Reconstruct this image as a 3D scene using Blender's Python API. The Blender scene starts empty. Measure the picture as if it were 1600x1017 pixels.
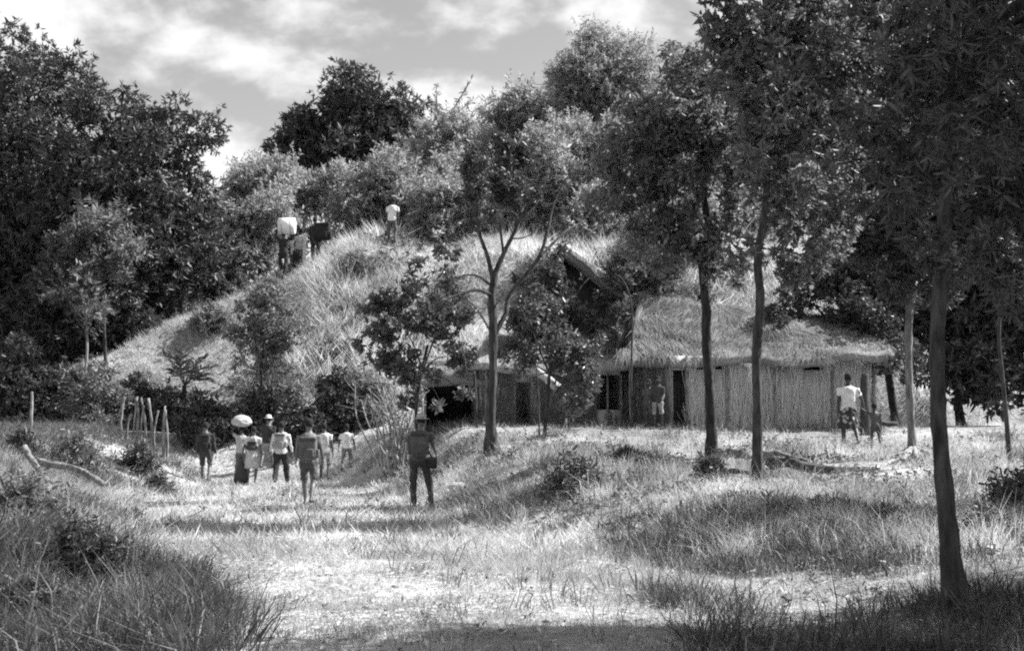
import bpy, bmesh, math, numpy as np
from mathutils import Vector, Matrix
rng = np.random.default_rng(11)
scene = bpy.context.scene
COL = scene.collection
# ------------------------------------------------------------------ camera
F = 2222.0; CX, CY = 800.0, 508.5; HOR = 672.0; CAMZ = 1.5
PITCH = math.atan((HOR - CY) / F)
cam = bpy.data.cameras.new('camera'); camo = bpy.data.objects.new('camera', cam); COL.objects.link(camo)
cam.sensor_width = 36.0; cam.lens = 36.0 * F / 1600.0; cam.clip_start = 0.1; cam.clip_end = 3000
camo.location = (0, 0, CAMZ); camo.rotation_euler = (math.pi / 2 + PITCH, 0, 0)
scene.camera = camo
# ------------------------------------------------------------------ sun and sky
SUN_EL, SUN_AZ = 47.0, 74.0            # azimuth from +Y towards +X
se, sa = math.radians(SUN_EL), math.radians(SUN_AZ)
to_sun = Vector((math.sin(sa) * math.cos(se), math.cos(sa) * math.cos(se), math.sin(se)))
sun = bpy.data.lights.new('sun', 'SUN'); sun.energy = 5.0; sun.angle = math.radians(0.6); sun.color = (1, 1, 1)
suno = bpy.data.objects.new('sun', sun); COL.objects.link(suno)
suno.rotation_euler = to_sun.to_track_quat('Z', 'Y').to_euler(); suno.location = (30, 20, 40)
world = bpy.data.worlds.new('World'); scene.world = world; world.use_nodes = True
wn, wl = world.node_tree.nodes, world.node_tree.links
wn.clear()
def wnode(t, **k):
    n = wn.new(t)
    for a, b in k.items(): setattr(n, a, b)
    return n
sky = wnode('ShaderNodeTexSky', sky_type='NISHITA', sun_disc=False, sun_elevation=se, sun_rotation=sa, air_density=1.0, dust_density=0.6, ozone_density=1.0)
skybw = wnode('ShaderNodeRGBToBW'); wl.new(sky.outputs[0], skybw.inputs[0])
tc = wnode('ShaderNodeTexCoord'); sep = wnode('ShaderNodeSeparateXYZ'); wl.new(tc.outputs['Generated'], sep.inputs[0])
zz = wnode('ShaderNodeMath', operation='MAXIMUM'); wl.new(sep.outputs[2], zz.inputs[0]); zz.inputs[1].default_value = 0.0
za = wnode('ShaderNodeMath', operation='ADD'); wl.new(zz.outputs[0], za.inputs[0]); za.inputs[1].default_value = 0.4
dx = wnode('ShaderNodeMath', operation='DIVIDE'); wl.new(sep.outputs[0], dx.inputs[0]); wl.new(za.outputs[0], dx.inputs[1])
dy = wnode('ShaderNodeMath', operation='DIVIDE'); wl.new(sep.outputs[1], dy.inputs[0]); wl.new(za.outputs[0], dy.inputs[1])
cmb = wnode('ShaderNodeCombineXYZ'); wl.new(dx.outputs[0], cmb.inputs[0]); wl.new(dy.outputs[0], cmb.inputs[1]); cmb.inputs[2].default_value = 23.6
cn = wnode('ShaderNodeTexNoise'); wl.new(cmb.outputs[0], cn.inputs['Vector'])
cn.inputs['Scale'].default_value = 5.0; cn.inputs['Detail'].default_value = 7.0; cn.inputs['Roughness'].default_value = 0.55; cn.inputs['Distortion'].default_value = 0.1
cr = wnode('ShaderNodeMapRange', interpolation_type='SMOOTHSTEP'); wl.new(cn.outputs[0], cr.inputs[0])
cr.inputs[1].default_value = 0.43; cr.inputs[2].default_value = 0.60
mixc = wnode('ShaderNodeMix', data_type='FLOAT'); wl.new(cr.outputs[0], mixc.inputs[0])
SKYMUL, CLOUD = 0.70, 4.5
sm = wnode('ShaderNodeMath', operation='MULTIPLY'); wl.new(skybw.outputs[0], sm.inputs[0]); sm.inputs[1].default_value = SKYMUL
wl.new(sm.outputs[0], mixc.inputs[2]); mixc.inputs[3].default_value = CLOUD
bg = wnode('ShaderNodeBackground'); bg.inputs[1].default_value = 0.1; wl.new(mixc.outputs[0], bg.inputs[0])
wo = wnode('ShaderNodeOutputWorld'); wl.new(bg.outputs[0], wo.inputs[0])
# ------------------------------------------------------------------ exposure, film
vs = scene.view_settings
vs.view_transform = 'Standard'; vs.look = 'None'; vs.exposure = 1.22; vs.gamma = 1.0; vs.use_curve_mapping = False
scene.render.engine = 'CYCLES'
scene.cycles.filter_width = 2.1
scene.cycles.max_bounces = 4; scene.cycles.diffuse_bounces = 2; scene.cycles.glossy_bounces = 1; scene.cycles.transmission_bounces = 2
scene.cycles.use_adaptive_sampling = True; scene.cycles.adaptive_threshold = 0.022
scene.cycles.use_denoising = False
# ------------------------------------------------------------------ helpers
def ray(px, py):
    cx = (np.asarray(px, float) - CX) / F; cy = (CY - np.asarray(py, float)) / F
    fy = math.cos(PITCH) - cy * math.sin(PITCH); fz = math.sin(PITCH) + cy * math.cos(PITCH)
    return cx / fy, fz / fy
def at(px, py, Y):
    a, b = ray(px, py)
    return np.array([a * Y, Y, CAMZ + b * Y])
def proj(P):
    P = np.asarray(P, float); x = P[..., 0]; y = P[..., 1]; z = P[..., 2] - CAMZ
    f = y * math.cos(PITCH) + z * math.sin(PITCH); u = -y * math.sin(PITCH) + z * math.cos(PITCH)
    return CX + F * x / f, CY - F * u / f
def gx(px, Y): return (px - CX) / F * Y
def pxm(n, Y): return n * Y / F
def hash2(i, j, s=0):
    n = np.sin(i * 127.1 + j * 311.7 + s * 74.7) * 43758.5453
    return n - np.floor(n)
def vnoise(x, y, s=0):
    x = np.asarray(x, float); y = np.asarray(y, float)
    i = np.floor(x); j = np.floor(y); f = x - i; g = y - j
    f = f * f * (3 - 2 * f); g = g * g * (3 - 2 * g)
    a = hash2(i, j, s); b = hash2(i + 1, j, s); c = hash2(i, j + 1, s); d = hash2(i + 1, j + 1, s)
    return a + (b - a) * f + (c - a) * g + (a - b - c + d) * f * g
def fbm(x, y, s=0, o=3):
    r = 0; a = 0.5
    for k in range(o): r = r + a * vnoise(x * 2 ** k, y * 2 ** k, s + k); a *= 0.5
    return r / (1 - 0.5 ** o)
def sstep(a, b, x):
    t = np.clip((np.asarray(x, float) - a) / (b - a), 0, 1); return t * t * (3 - 2 * t)
def smin(a, b, k):
    h = np.clip(0.5 + 0.5 * (b - a) / k, 0, 1); return b + (a - b) * h - k * h * (1 - h)
# ------------------------------------------------------------------ terrain
XB = ([0, 8, 10, 14, 18, 22, 27, 33, 40, 45, 60], [2.0, 2.2, 2.3, 2.6, 1.6, 0.0, -1.2, -2.6, -4.2, -5.5, -6.5])
XL = ([0, 10, 12, 21, 27, 35, 42, 60], [-2.0, -2.2, -2.8, -5.4, -7.5, -9.0, -9.4, -12])
def terrain(x, y):
    x = np.asarray(x, float); y = np.asarray(y, float)
    path = 1.55 * sstep(42.4, 45.6, y)
    pr = np.interp(y, [0, 10, 14, 20, 24, 28, 31, 36, 45, 60], [0.0, 0.12, 0.22, 0.42, 0.62, 0.95, 1.1, 1.56, 1.6, 1.6])
    pl = np.interp(y, [0, 8, 12, 24, 33, 42, 60], [0.0, 0.08, 0.25, 0.66, 1.1, 1.5, 1.6])
    xb = np.interp(y, *XB); xl = np.interp(y, *XL)
    wv = (fbm(x * 0.5, y * 0.5, 3) - 0.5) * 0.9
    mr = sstep(-0.6, 2.2, x - xb + wv); ml = sstep(-0.8, 3.0, xl - x + wv)
    z = path * (1 - mr) * (1 - ml) + pr * mr + pl * ml * (1 - mr)
    z = z - 0.35 * np.exp(-((x + 3.7) / 0.7) ** 2 - ((y - 12.5) / 3.5) ** 2)
    z = z + (fbm(x * 0.35, y * 0.35, 9) - 0.5) * 0.16 * sstep(8, 14, y) + (fbm(x * 1.6, y * 1.6, 21) - 0.5) * 0.09
    # mound
    foot = 45.2 + 0.8 * sstep(-7, -1, x)
    t = y - foot
    front = 1.6 + np.where(t < 6.0, 1.05 * t, 1.05 * 6.0 + 0.36 * (t - 6.0))
    top = 9.0 + 0.04 * (y - 54) + (fbm(x * 0.22, y * 0.22, 31) - 0.5) * 0.8
    left = 7.35 + 0.52 * (x + 7.9) - 0.12 * np.maximum(y - 54, 0)
    right = 8.6 - 0.28 * (x - 13)
    m = smin(smin(front, top, 1.0), smin(left, right, 1.0), 0.8) + (fbm(x * 0.6, y * 0.6, 41) - 0.5) * 0.5 + (fbm(x * 0.25, y * 0.25, 43) - 0.5) * 0.35
    return np.maximum(z, m)
def tz(x, y): return float(terrain(x, y))
# ------------------------------------------------------------------ mesh building
def raw_mesh(name, V, Fc):
    V = np.ascontiguousarray(V, np.float32); me = bpy.data.meshes.new(name)
    groups = Fc if isinstance(Fc, list) else [Fc]
    groups = [np.ascontiguousarray(g, np.int32) for g in groups if len(g)]
    me.vertices.add(len(V)); me.vertices.foreach_set('co', V.ravel())
    nl = sum(g.size for g in groups); npoly = sum(len(g) for g in groups)
    me.loops.add(nl); me.polygons.add(npoly)
    me.loops.foreach_set('vertex_index', np.concatenate([g.ravel() for g in groups]))
    tot = np.concatenate([np.full(len(g), g.shape[1], np.int32) for g in groups])
    st = np.concatenate([[0], np.cumsum(tot)[:-1]]).astype(np.int32)
    me.polygons.foreach_set('loop_start', st)
    me.update(calc_edges=True)
    return me
def tag(o, label=None, cat=None, group=None, kind=None):
    if label: o['label'] = label
    if cat: o['category'] = cat
    if group: o['group'] = group
    if kind: o['kind'] = kind
    return o
def empty(name, loc, label, cat, group=None, rz=0.0):
    o = bpy.data.objects.new(name, None); COL.objects.link(o); o.location = loc; o.rotation_euler = (0, 0, rz)
    o.empty_display_size = 0.2
    return tag(o, label, cat, group)
def link(name, me, m, parent=None, smooth=False):
    if m is not None and not me.materials: me.materials.append(m)
    if smooth: me.polygons.foreach_set('use_smooth', np.ones(len(me.polygons), bool))
    o = bpy.data.objects.new(name, me); COL.objects.link(o)
    if parent is not None: o.parent = parent
    return o
def obj(name, V, Fc, m, parent=None, smooth=False, world=True):
    V = np.asarray(V, float)
    if parent is not None and world:
        p = parent
        while p is not None: V = V - np.array(p.location); p = p.parent
    return link(name, raw_mesh(name, V, Fc), m, parent, smooth)
class MB:
    def __init__(s): s.V = []; s.G = {}; s.n = 0
    def add(s, V, Fc):
        for g in (Fc if isinstance(Fc, list) else [Fc]):
            g = np.asarray(g, int)
            if len(g): s.G.setdefault(g.shape[1], []).append(g + s.n)
        s.V.append(np.asarray(V, float)); s.n += len(V); return s
    def get(s): return np.concatenate(s.V), [np.concatenate(g) for g in s.G.values()]
    def build(s, name, m, parent=None, smooth=False, world=True):
        V, Fc = s.get(); return obj(name, V, Fc, m, parent, smooth, world)
def catmull(P, n):
    P = np.asarray(P, float)
    if len(P) < 3: t = np.linspace(0, 1, n)[:, None]; return P[0] + (P[-1] - P[0]) * t
    Q = np.vstack([2 * P[0] - P[1], P, 2 * P[-1] - P[-2]]); out = []
    for u in np.linspace(0, len(P) - 1 - 1e-6, n):
        i = int(u); t = u - i; a, b, c, d = Q[i:i + 4]
        out.append(0.5 * (2 * b + (c - a) * t + (2 * a - 5 * b + 4 * c - d) * t * t + (3 * b - a - 3 * c + d) * t ** 3))
    return np.array(out)
def tube(P, R, sides=8, side=None, rough=0.0, cap=True):
    """tapered tube / loft; R is (n,) or (n,2) half-axes"""
    P = np.asarray(P, float); R = np.asarray(R, float); n = len(P)
    if R.ndim == 1: R = np.stack([R, R], 1)
    T = np.gradient(P, axis=0); T /= np.linalg.norm(T, axis=1)[:, None] + 1e-9
    a = np.array(side if side is not None else ([1, 0, 0] if abs(T[0, 0]) < 0.8 else [0, 1, 0]), float)
    V = []
    ang = np.arange(sides) * 2 * math.pi / sides
    for i in range(n):
        u = a - T[i] * a.dot(T[i]); u /= np.linalg.norm(u) + 1e-9; w = np.cross(T[i], u)
        if side is None: a = u
        rr = 1 + (rng.random(sides) - 0.5) * 2 * rough
        V.append(P[i] + (np.cos(ang) * R[i, 0] * rr)[:, None] * u + (np.sin(ang) * R[i, 1] * rr)[:, None] * w)
    V = np.concatenate(V); k = np.arange(sides); q = []
    for i in range(n - 1):
        q.append(np.stack([i * sides + k, i * sides + (k + 1) % sides, (i + 1) * sides + (k + 1) % sides, (i + 1) * sides + k], 1))
    G = [np.concatenate(q)]
    if cap: G += [k[::-1][None, :], (k + (n - 1) * sides)[None, :]]
    return V, G
def box(x0, x1, y0, y1, z0, z1):
    V = np.array([[x, y, z] for x in (x0, x1) for y in (y0, y1) for z in (z0, z1)], float)
    return V, np.array([[0, 1, 3, 2], [4, 6, 7, 5], [0, 4, 5, 1], [2, 3, 7, 6], [0, 2, 6, 4], [1, 5, 7, 3]])
def unit(a): return a / (np.linalg.norm(a, axis=-1, keepdims=True) + 1e-9)
def leaf_quads(C, D, L, W, roll=None, keel=0.12):
    """one diamond per leaf: base C, direction D, length L, width W"""
    n = len(C); D = unit(D); r = rng.normal(size=(n, 3)) if roll is None else roll
    S = unit(np.cross(D, r)); N = np.cross(S, D)
    L = np.broadcast_to(L, n)[:, None]; W = np.broadcast_to(W, n)[:, None]
    m = C + D * L * 0.45 - N * L * keel
    V = np.stack([C, m + S * W / 2, C + D * L - N * L * keel * 2.2, m - S * W / 2], 1).reshape(-1, 3)
    return V, np.arange(4 * n).reshape(n, 4)
def sph(n):
    return unit(rng.normal(size=(n, 3)))
# ------------------------------------------------------------------ materials (grey: the photograph is black and white)
MATS = {}
def mnodes(name):
    m = bpy.data.materials.new(name); m.use_nodes = True; nt = m.node_tree
    return m, nt.nodes, nt.links, nt.nodes['Principled BSDF'], nt.nodes['Material Output']
def g4(v): return (v, v, v, 1)
def rnd_val(N, L, lo, hi, gamma=1.0):
    g = N.new('ShaderNodeNewGeometry'); mr = N.new('ShaderNodeMapRange'); mr.inputs[3].default_value = lo; mr.inputs[4].default_value = hi
    L.new(g.outputs['Random Per Island'], mr.inputs[0]); return mr.outputs[0]
def patch_val(N, L, scale, a, b, lo, hi):
    t = N.new('ShaderNodeNewGeometry'); n = N.new('ShaderNodeTexNoise'); n.inputs['Scale'].default_value = scale; n.inputs['Detail'].default_value = 3
    L.new(t.outputs['Position'], n.inputs['Vector']); mr = N.new('ShaderNodeMapRange')
    for i, v in zip((1, 2, 3, 4), (a, b, lo, hi)): mr.inputs[i].default_value = v
    L.new(n.outputs[0], mr.inputs[0]); return mr.outputs[0]
def mul(N, L, a, b):
    m = N.new('ShaderNodeMath'); m.operation = 'MULTIPLY'
    for i, v in enumerate((a, b)):
        if isinstance(v, (int, float)): m.inputs[i].default_value = v
        else: L.new(v, m.inputs[i])
    return m.outputs[0]
def leafmat(name, lo, hi, trans=0.3, rough=0.5, spec=0.4, patch=None):
    if name in MATS: return MATS[name]
    m, N, L, P, O = mnodes(name)
    v = rnd_val(N, L, lo, hi)
    oi = N.new('ShaderNodeObjectInfo'); om = N.new('ShaderNodeMapRange'); om.inputs[3].default_value = 0.7; om.inputs[4].default_value = 1.3
    L.new(oi.outputs['Random'], om.inputs[0]); v = mul(N, L, v, om.outputs[0])
    if patch: v = mul(N, L, v, patch_val(N, L, *patch))
    L.new(v, P.inputs['Base Color']); P.inputs['Roughness'].default_value = rough; P.inputs['Specular IOR Level'].default_value = spec
    t = N.new('ShaderNodeBsdfTranslucent'); L.new(mul(N, L, v, 1.3), t.inputs[0])
    x = N.new('ShaderNodeMixShader'); x.inputs[0].default_value = trans
    L.new(P.outputs[0], x.inputs[1]); L.new(t.outputs[0], x.inputs[2]); L.new(x.outputs[0], O.inputs[0])
    MATS[name] = m; return m
def solid(name, v, rough=0.8, var=0.25, scale=6.0, bump=0.0, bscale=40.0, stretch=None, spec=0.3):
    if name in MATS: return MATS[name]
    m, N, L, P, O = mnodes(name)
    t = N.new('ShaderNodeTexCoord'); mp = N.new('ShaderNodeMapping'); L.new(t.outputs['Object'], mp.inputs[0])
    if stretch: mp.inputs['Scale'].default_value = stretch
    n = N.new('ShaderNodeTexNoise'); n.inputs['Scale'].default_value = scale; n.inputs['Detail'].default_value = 5; L.new(mp.outputs[0], n.inputs[0])
    mr = N.new('ShaderNodeMapRange'); mr.inputs[1].default_value = 0.3; mr.inputs[2].default_value = 0.7
    mr.inputs[3].default_value = v * (1 - var); mr.inputs[4].default_value = v * (1 + var)
    L.new(n.outputs[0], mr.inputs[0]); L.new(mr.outputs[0], P.inputs['Base Color'])
    P.inputs['Roughness'].default_value = rough; P.inputs['Specular IOR Level'].default_value = spec
    if bump:
        n2 = N.new('ShaderNodeTexNoise'); n2.inputs['Scale'].default_value = bscale; n2.inputs['Detail'].default_value = 4; L.new(mp.outputs[0], n2.inputs[0])
        b = N.new('ShaderNodeBump'); b.inputs['Strength'].default_value = bump; b.inputs['Distance'].default_value = 0.03
        L.new(n2.outputs[0], b.inputs['Height']); L.new(b.outputs[0], P.inputs['Normal'])
    MATS[name] = m; return m
def bark(name, v): return solid(name, v, 0.9, 0.7, 9.0, 1.0, 16.0, (1.6, 1.6, 0.4))
def straw(name, lo, hi, patch=None): return leafmat(name, lo, hi, 0.25, 0.7, 0.2, patch)
def ground_mat():
    m, N, L, P, O = mnodes('ground_soil')
    t = N.new('ShaderNodeTexCoord')
    def noise(s, d):
        n = N.new('ShaderNodeTexNoise'); n.inputs['Scale'].default_value = s; n.inputs['Detail'].default_value = d; L.new(t.outputs['Object'], n.inputs[0]); return n.outputs[0]
    a = N.new('ShaderNodeMapRange'); L.new(noise(0.5, 6), a.inputs[0])
    for i, v in zip((1, 2, 3, 4), (0.35, 0.65, 0.16, 0.44)): a.inputs[i].default_value = v
    b = N.new('ShaderNodeMapRange'); L.new(noise(9, 8), b.inputs[0])
    for i, v in zip((1, 2, 3, 4), (0.34, 0.66, 0.55, 1.25)): b.inputs[i].default_value = v
    at_ = N.new('ShaderNodeAttribute'); at_.attribute_name = 'worn'; mx = N.new('ShaderNodeMix'); mx.data_type = 'FLOAT'; L.new(at_.outputs['Fac'], mx.inputs[0]); L.new(a.outputs[0], mx.inputs[2]); mx.inputs[3].default_value = 0.43
    L.new(mul(N, L, mx.outputs[0], b.outputs[0]), P.inputs['Base Color']); P.inputs['Roughness'].default_value = 0.95; P.inputs['Specular IOR Level'].default_value = 0.1
    bp = N.new('ShaderNodeBump'); bp.inputs['Strength'].default_value = 0.8; bp.inputs['Distance'].default_value = 0.05
    L.new(noise(22, 6), bp.inputs['Height']); L.new(bp.outputs[0], P.inputs['Normal'])
    return m
# ------------------------------------------------------------------ leaf sprays and grass tufts scattered with geometry nodes
GROUPS = {}
def scatter_group(key, meshes):
    col = bpy.data.collections.new(key)
    for me in meshes: col.objects.link(bpy.data.objects.new(key, me))
    g = bpy.data.node_groups.new(key, 'GeometryNodeTree'); g.interface.new_socket('Geometry', in_out='INPUT', socket_type='NodeSocketGeometry'); g.interface.new_socket('Geometry', in_out='OUTPUT', socket_type='NodeSocketGeometry')
    N, L = g.nodes, g.links; a = N.new('NodeGroupInput'); z = N.new('NodeGroupOutput'); ins = N.new('GeometryNodeInstanceOnPoints'); ci = N.new('GeometryNodeCollectionInfo')
    ci.inputs['Collection'].default_value = col; ci.inputs['Separate Children'].default_value = True; ci.inputs['Reset Children'].default_value = True
    def at_(n, t): q = N.new('GeometryNodeInputNamedAttribute'); q.data_type = t; q.inputs[0].default_value = n; return q.outputs[0]
    L.new(a.outputs[0], ins.inputs['Points']); L.new(ci.outputs[0], ins.inputs['Instance']); ins.inputs['Pick Instance'].default_value = True
    L.new(at_('vi', 'INT'), ins.inputs['Instance Index']); L.new(at_('rot', 'FLOAT_VECTOR'), ins.inputs['Rotation']); L.new(at_('sc', 'FLOAT'), ins.inputs['Scale']); L.new(ins.outputs[0], z.inputs[0])
    GROUPS[key] = (g, len(meshes)); return GROUPS[key]
def scatter(name, key, P, rot, sc, parent=None):
    g, nv = GROUPS[key]; P = np.asarray(P, float)
    if parent is not None: P = P - np.array(parent.location)
    me = bpy.data.meshes.new(name); n = len(P); me.vertices.add(n); me.vertices.foreach_set('co', P.astype(np.float32).ravel())
    me.attributes.new('rot', 'FLOAT_VECTOR', 'POINT').data.foreach_set('vector', np.asarray(rot, np.float32).ravel())
    me.attributes.new('sc', 'FLOAT', 'POINT').data.foreach_set('value', np.broadcast_to(np.asarray(sc, np.float32), n).copy())
    me.attributes.new('vi', 'INT', 'POINT').data.foreach_set('value', rng.integers(0, nv, n).astype(np.int32))
    o = bpy.data.objects.new(name, me); COL.objects.link(o); o.modifiers.new('scatter', 'NODES').node_group = g
    if parent is not None: o.parent = parent; o['kind'] = 'stuff'
    return o
def eulers(Z, spin=None):
    n = len(Z); Z = unit(Z); r = rng.normal(size=(n, 3)); X = unit(np.cross(r, Z)); Y = np.cross(Z, X)
    return np.stack([np.arctan2(Y[:, 2], Z[:, 2]), -np.arcsin(np.clip(X[:, 2], -1, 1)), np.arctan2(X[:, 1], X[:, 0])], 1)
def spray_mesh(kind, asp, m):
    if kind == 'rosette': n = 9; C = rng.normal(size=(n, 3)) * .1; D = unit(sph(n) * .85 + [0, 0, .75])
    elif kind == 'broad': n = 7; C = np.stack([rng.normal(size=n) * .25, rng.normal(size=n) * .25, rng.uniform(-.4, .5, n)], 1); D = unit(sph(n) * 1.0 + [0, 0, .4])
    else:
        n = 14; t = np.linspace(0, 2.6, n); C = np.stack([t * t * .08, t * 0, t], 1); sg = np.where(np.arange(n) % 2, 1, -1); D = unit(np.stack([rng.normal(size=n) * .5, sg * .9, .7 + rng.normal(size=n) * .3], 1))
    L = rng.uniform(.6, 1.15, n)[:, None]; D = unit(D); S = unit(np.cross(D, rng.normal(size=(n, 3)) + [0, 0, 1.5])); N = np.cross(S, D); W = L * asp * rng.uniform(.8, 1.2, n)[:, None]
    p = lambda t, w, k: C + D * L * t + S * W * w - N * L * k
    V = np.stack([p(0, 0, 0), p(.3, .42, -.02), p(.68, .36, .08), p(1, 0, .2), p(.68, -.36, .08), p(.3, -.42, -.02)], 1).reshape(-1, 3)
    i = np.arange(n)[:, None] * 6; mb = MB().add(V, np.concatenate([i + np.array([[0, 1, 2, 3]]), i + np.array([[0, 3, 4, 5]])]))
    if kind == 'spray': mb.add(*tube(np.stack([t * t * .08, t * 0, t], 1)[::3], np.linspace(.03, .01, len(t[::3])), 3))
    me = raw_mesh(kind, *mb.get()); me.materials.append(m); return me
def sprays(kind, asp, m):
    key = 'leaves_%s_%d_%s' % (kind, round(asp * 100), m.name)
    if key not in GROUPS: scatter_group(key, [spray_mesh(kind, asp, m) for _ in range(7)])
    return key
def tuft_blades(n, rad, h, w, lean, tri, curl=.5):
    """one tuft as an array of blades (n, verts, 3); tri = 3 (curved blade) or 1 (straight spear)"""
    a = rng.random(n) * 2 * math.pi; o = rng.normal(size=(n, 2)) * .5; B = np.stack([o[:, 0] * rad, o[:, 1] * rad, np.full(n, -.03)], 1)
    H = h * rng.uniform(.35, 1.1, n)[:, None]; ld = np.concatenate([o * .75 + rng.normal(size=(n, 2)) * lean, np.zeros((n, 1))], 1); up = np.array([0, 0, 1.0]); S = np.stack([np.cos(a), np.sin(a), a * 0], 1) * w * .5 * rng.uniform(.6, 1.3, n)[:, None]
    tip = B + (up * (1 - curl * rng.random((n, 1)) * .7) + ld * 1.2) * H
    if tri == 1: return np.stack([B - S, B + S, tip], 1)
    m1 = B + (up * .6 + ld * .35) * H
    return np.stack([B - S, B + S, m1 - S * .8, m1 + S * .8, tip], 1)
def litter_leaves(n, rad):
    C = np.stack([rng.normal(size=n) * rad, rng.normal(size=n) * rad, rng.uniform(.0, .03, n)], 1); D = sph(n) * [1, 1, .25]; L = rng.uniform(.03, .09, n)
    return leaf_quads(C, D, L, L * rng.uniform(.15, .5, n), roll=np.tile([0, 0, 1.0], (n, 1)) + rng.normal(size=(n, 3)) * .3)[0].reshape(n, 4, 3)
def weed_leaves(n):
    C = np.stack([rng.normal(size=n) * .3, rng.normal(size=n) * .3, rng.uniform(.0, 1.2, n)], 1); L = rng.uniform(.5, 1.1, n)
    return leaf_quads(C, unit(sph(n) * [1, 1, .5] + [0, 0, .25]), L, L * .38)[0].reshape(n, 4, 3)
TRI = {3: np.array([[0, 1, 2]]), 4: np.array([[0, 1, 2, 3]]), 5: np.array([[0, 1, 3], [0, 3, 2], [2, 3, 4]])}
def plant(name, variants, m, X, Y, sc, label, tilt=.15, lift=0.0, rot=None):
    """real blades: every tuft is a turned, scaled copy of one of the variants, all joined into one mesh"""
    n = len(X); P = np.stack([X, Y, terrain(X, Y) + lift], 1); r = upright(n, tilt) if rot is None else rot; vi = rng.integers(0, len(variants), n); sc = np.broadcast_to(sc, n); Vs = []
    cx, sx, cy, sy, cz, sz = np.cos(r[:, 0]), np.sin(r[:, 0]), np.cos(r[:, 1]), np.sin(r[:, 1]), np.cos(r[:, 2]), np.sin(r[:, 2])
    # spin first, then tilt
    M = np.empty((n, 3, 3)); M[:, 0] = np.stack([cy * cz, -cy * sz, sy], 1); M[:, 1] = np.stack([cx * sz + sx * sy * cz, cx * cz - sx * sy * sz, -sx * cy], 1); M[:, 2] = np.stack([sx * sz - cx * sy * cz, sx * cz + cx * sy * sz, cx * cy], 1)
    k = variants[0].shape[1]
    for q, v in enumerate(variants):
        i = np.nonzero(vi == q)[0]
        if len(i): Vs.append((np.einsum('nij,bj->nbi', M[i], v.reshape(-1, 3)) * sc[i][:, None, None] + P[i][:, None]).reshape(-1, 3))
    V = np.concatenate(Vs); nb = len(V) // k; Fc = (np.arange(nb)[:, None, None] * k + TRI[k][None]).reshape(-1, TRI[k].shape[1])
    return tag(obj(name, V, Fc, m), label, name.split('_')[-1], kind='stuff')
def upright(n, tilt=.15):
    return np.stack([rng.normal(size=n) * tilt, rng.normal(size=n) * tilt, rng.random(n) * 6.283], 1)
def masks(x, y):
    xb = np.interp(y, *XB); xl = np.interp(y, *XL); return sstep(-0.8, 1.0, x - xb), sstep(-0.8, 1.0, xl - x)
# ------------------------------------------------------------------ ground
xs = np.concatenate([np.linspace(-400, -40, 10)[:-1], np.linspace(-40, -20, 16)[:-1], np.arange(-20, 20, 0.25), np.linspace(20, 40, 16), np.linspace(40, 400, 10)[1:]])
ys = np.concatenate([np.linspace(-60, 4, 20)[:-1], np.arange(4, 62, 0.25), np.linspace(62, 110, 24), np.linspace(110, 900, 14)[1:]])
GX, GY = np.meshgrid(xs, ys)
GZ = terrain(GX, np.minimum(GY, 80)); GZ = np.where(np.abs(GX) > 45, np.clip(GZ, -3, 9), GZ); GZ = np.maximum(GZ, -2)
nx, ny = len(xs), len(ys); k = (np.arange(ny - 1)[:, None] * nx + np.arange(nx - 1)[None, :]).ravel()
_r, _l = masks(GX, GY)
worn = ((1 - _r) * (1 - _l) * sstep(.3, .62, fbm(GX * .7, GY * .7, 5)) * (GY < 46) * (GY > -40)).ravel()
ground = obj('ground', np.stack([GX, GY, GZ], -1).reshape(-1, 3), np.stack([k, k + 1, k + 1 + nx, k + nx], 1), ground_mat(), smooth=True)
ground.data.attributes.new('worn', 'FLOAT', 'POINT').data.foreach_set('value', worn.astype(np.float32))
tag(ground, 'dry earth of the track, banks and grassy mound', 'ground', kind='structure')
# ------------------------------------------------------------------ grass
def sample(n, x0, x1, y0, y1, dens=None, margin=160, biasnear=0.0):
    Xo, Yo = [], []; c = 0
    for _ in range(60):
        u = rng.random(n); Y = y0 + (y1 - y0) * u ** (1 + biasnear); X = x0 + (x1 - x0) * rng.random(n)
        px = CX + F * X / np.maximum(Y, 1); ok = (px > -margin) & (px < 1600 + margin)
        if dens is not None: ok &= rng.random(n) < dens(X, Y)
        Xo.append(X[ok]); Yo.append(Y[ok]); c += ok.sum()
        if c >= n: break
    return np.concatenate(Xo)[:n], np.concatenate(Yo)[:n]
MG_DRY = leafmat('dry_grass', 0.34, 0.72, 0.35, 0.6, 0.25, (0.7, 0.40, 0.62, 0.6, 1.1))
MG_MOUND = leafmat('mound_grass_straw', 0.38, 0.74, 0.42, 0.6, 0.25, (0.45, 0.40, 0.60, 0.75, 1.1))
MG_GREEN = leafmat('green_grass', 0.05, 0.20, 0.35, 0.5, 0.35)
MG_SEDGE = leafmat('dark_sedge', 0.02, 0.10, 0.3, 0.5, 0.3)
M_LITTER = leafmat('leaf_litter', 0.06, 0.6, 0.1, 0.7, 0.2); M_WEED = leafmat('weed_leaf', 0.05, 0.16, 0.3, 0.5, 0.35)
VS = [tuft_blades(16, .13, .11, .0062, .5, 3) for _ in range(10)]; VT = [tuft_blades(22, .16, .5, .007, .35, 3) for _ in range(10)]; VG = [tuft_blades(18, .16, .34, .010, .45, 3) for _ in range(10)]
VM = [tuft_blades(10, .26, .62, .026, .3, 1) for _ in range(10)]; VR = [tuft_blades(10, .2, .13, .018, .5, 1) for _ in range(10)]; VL = [litter_leaves(9, .16) for _ in range(10)]; VW = [weed_leaves(8) for _ in range(8)]
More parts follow.
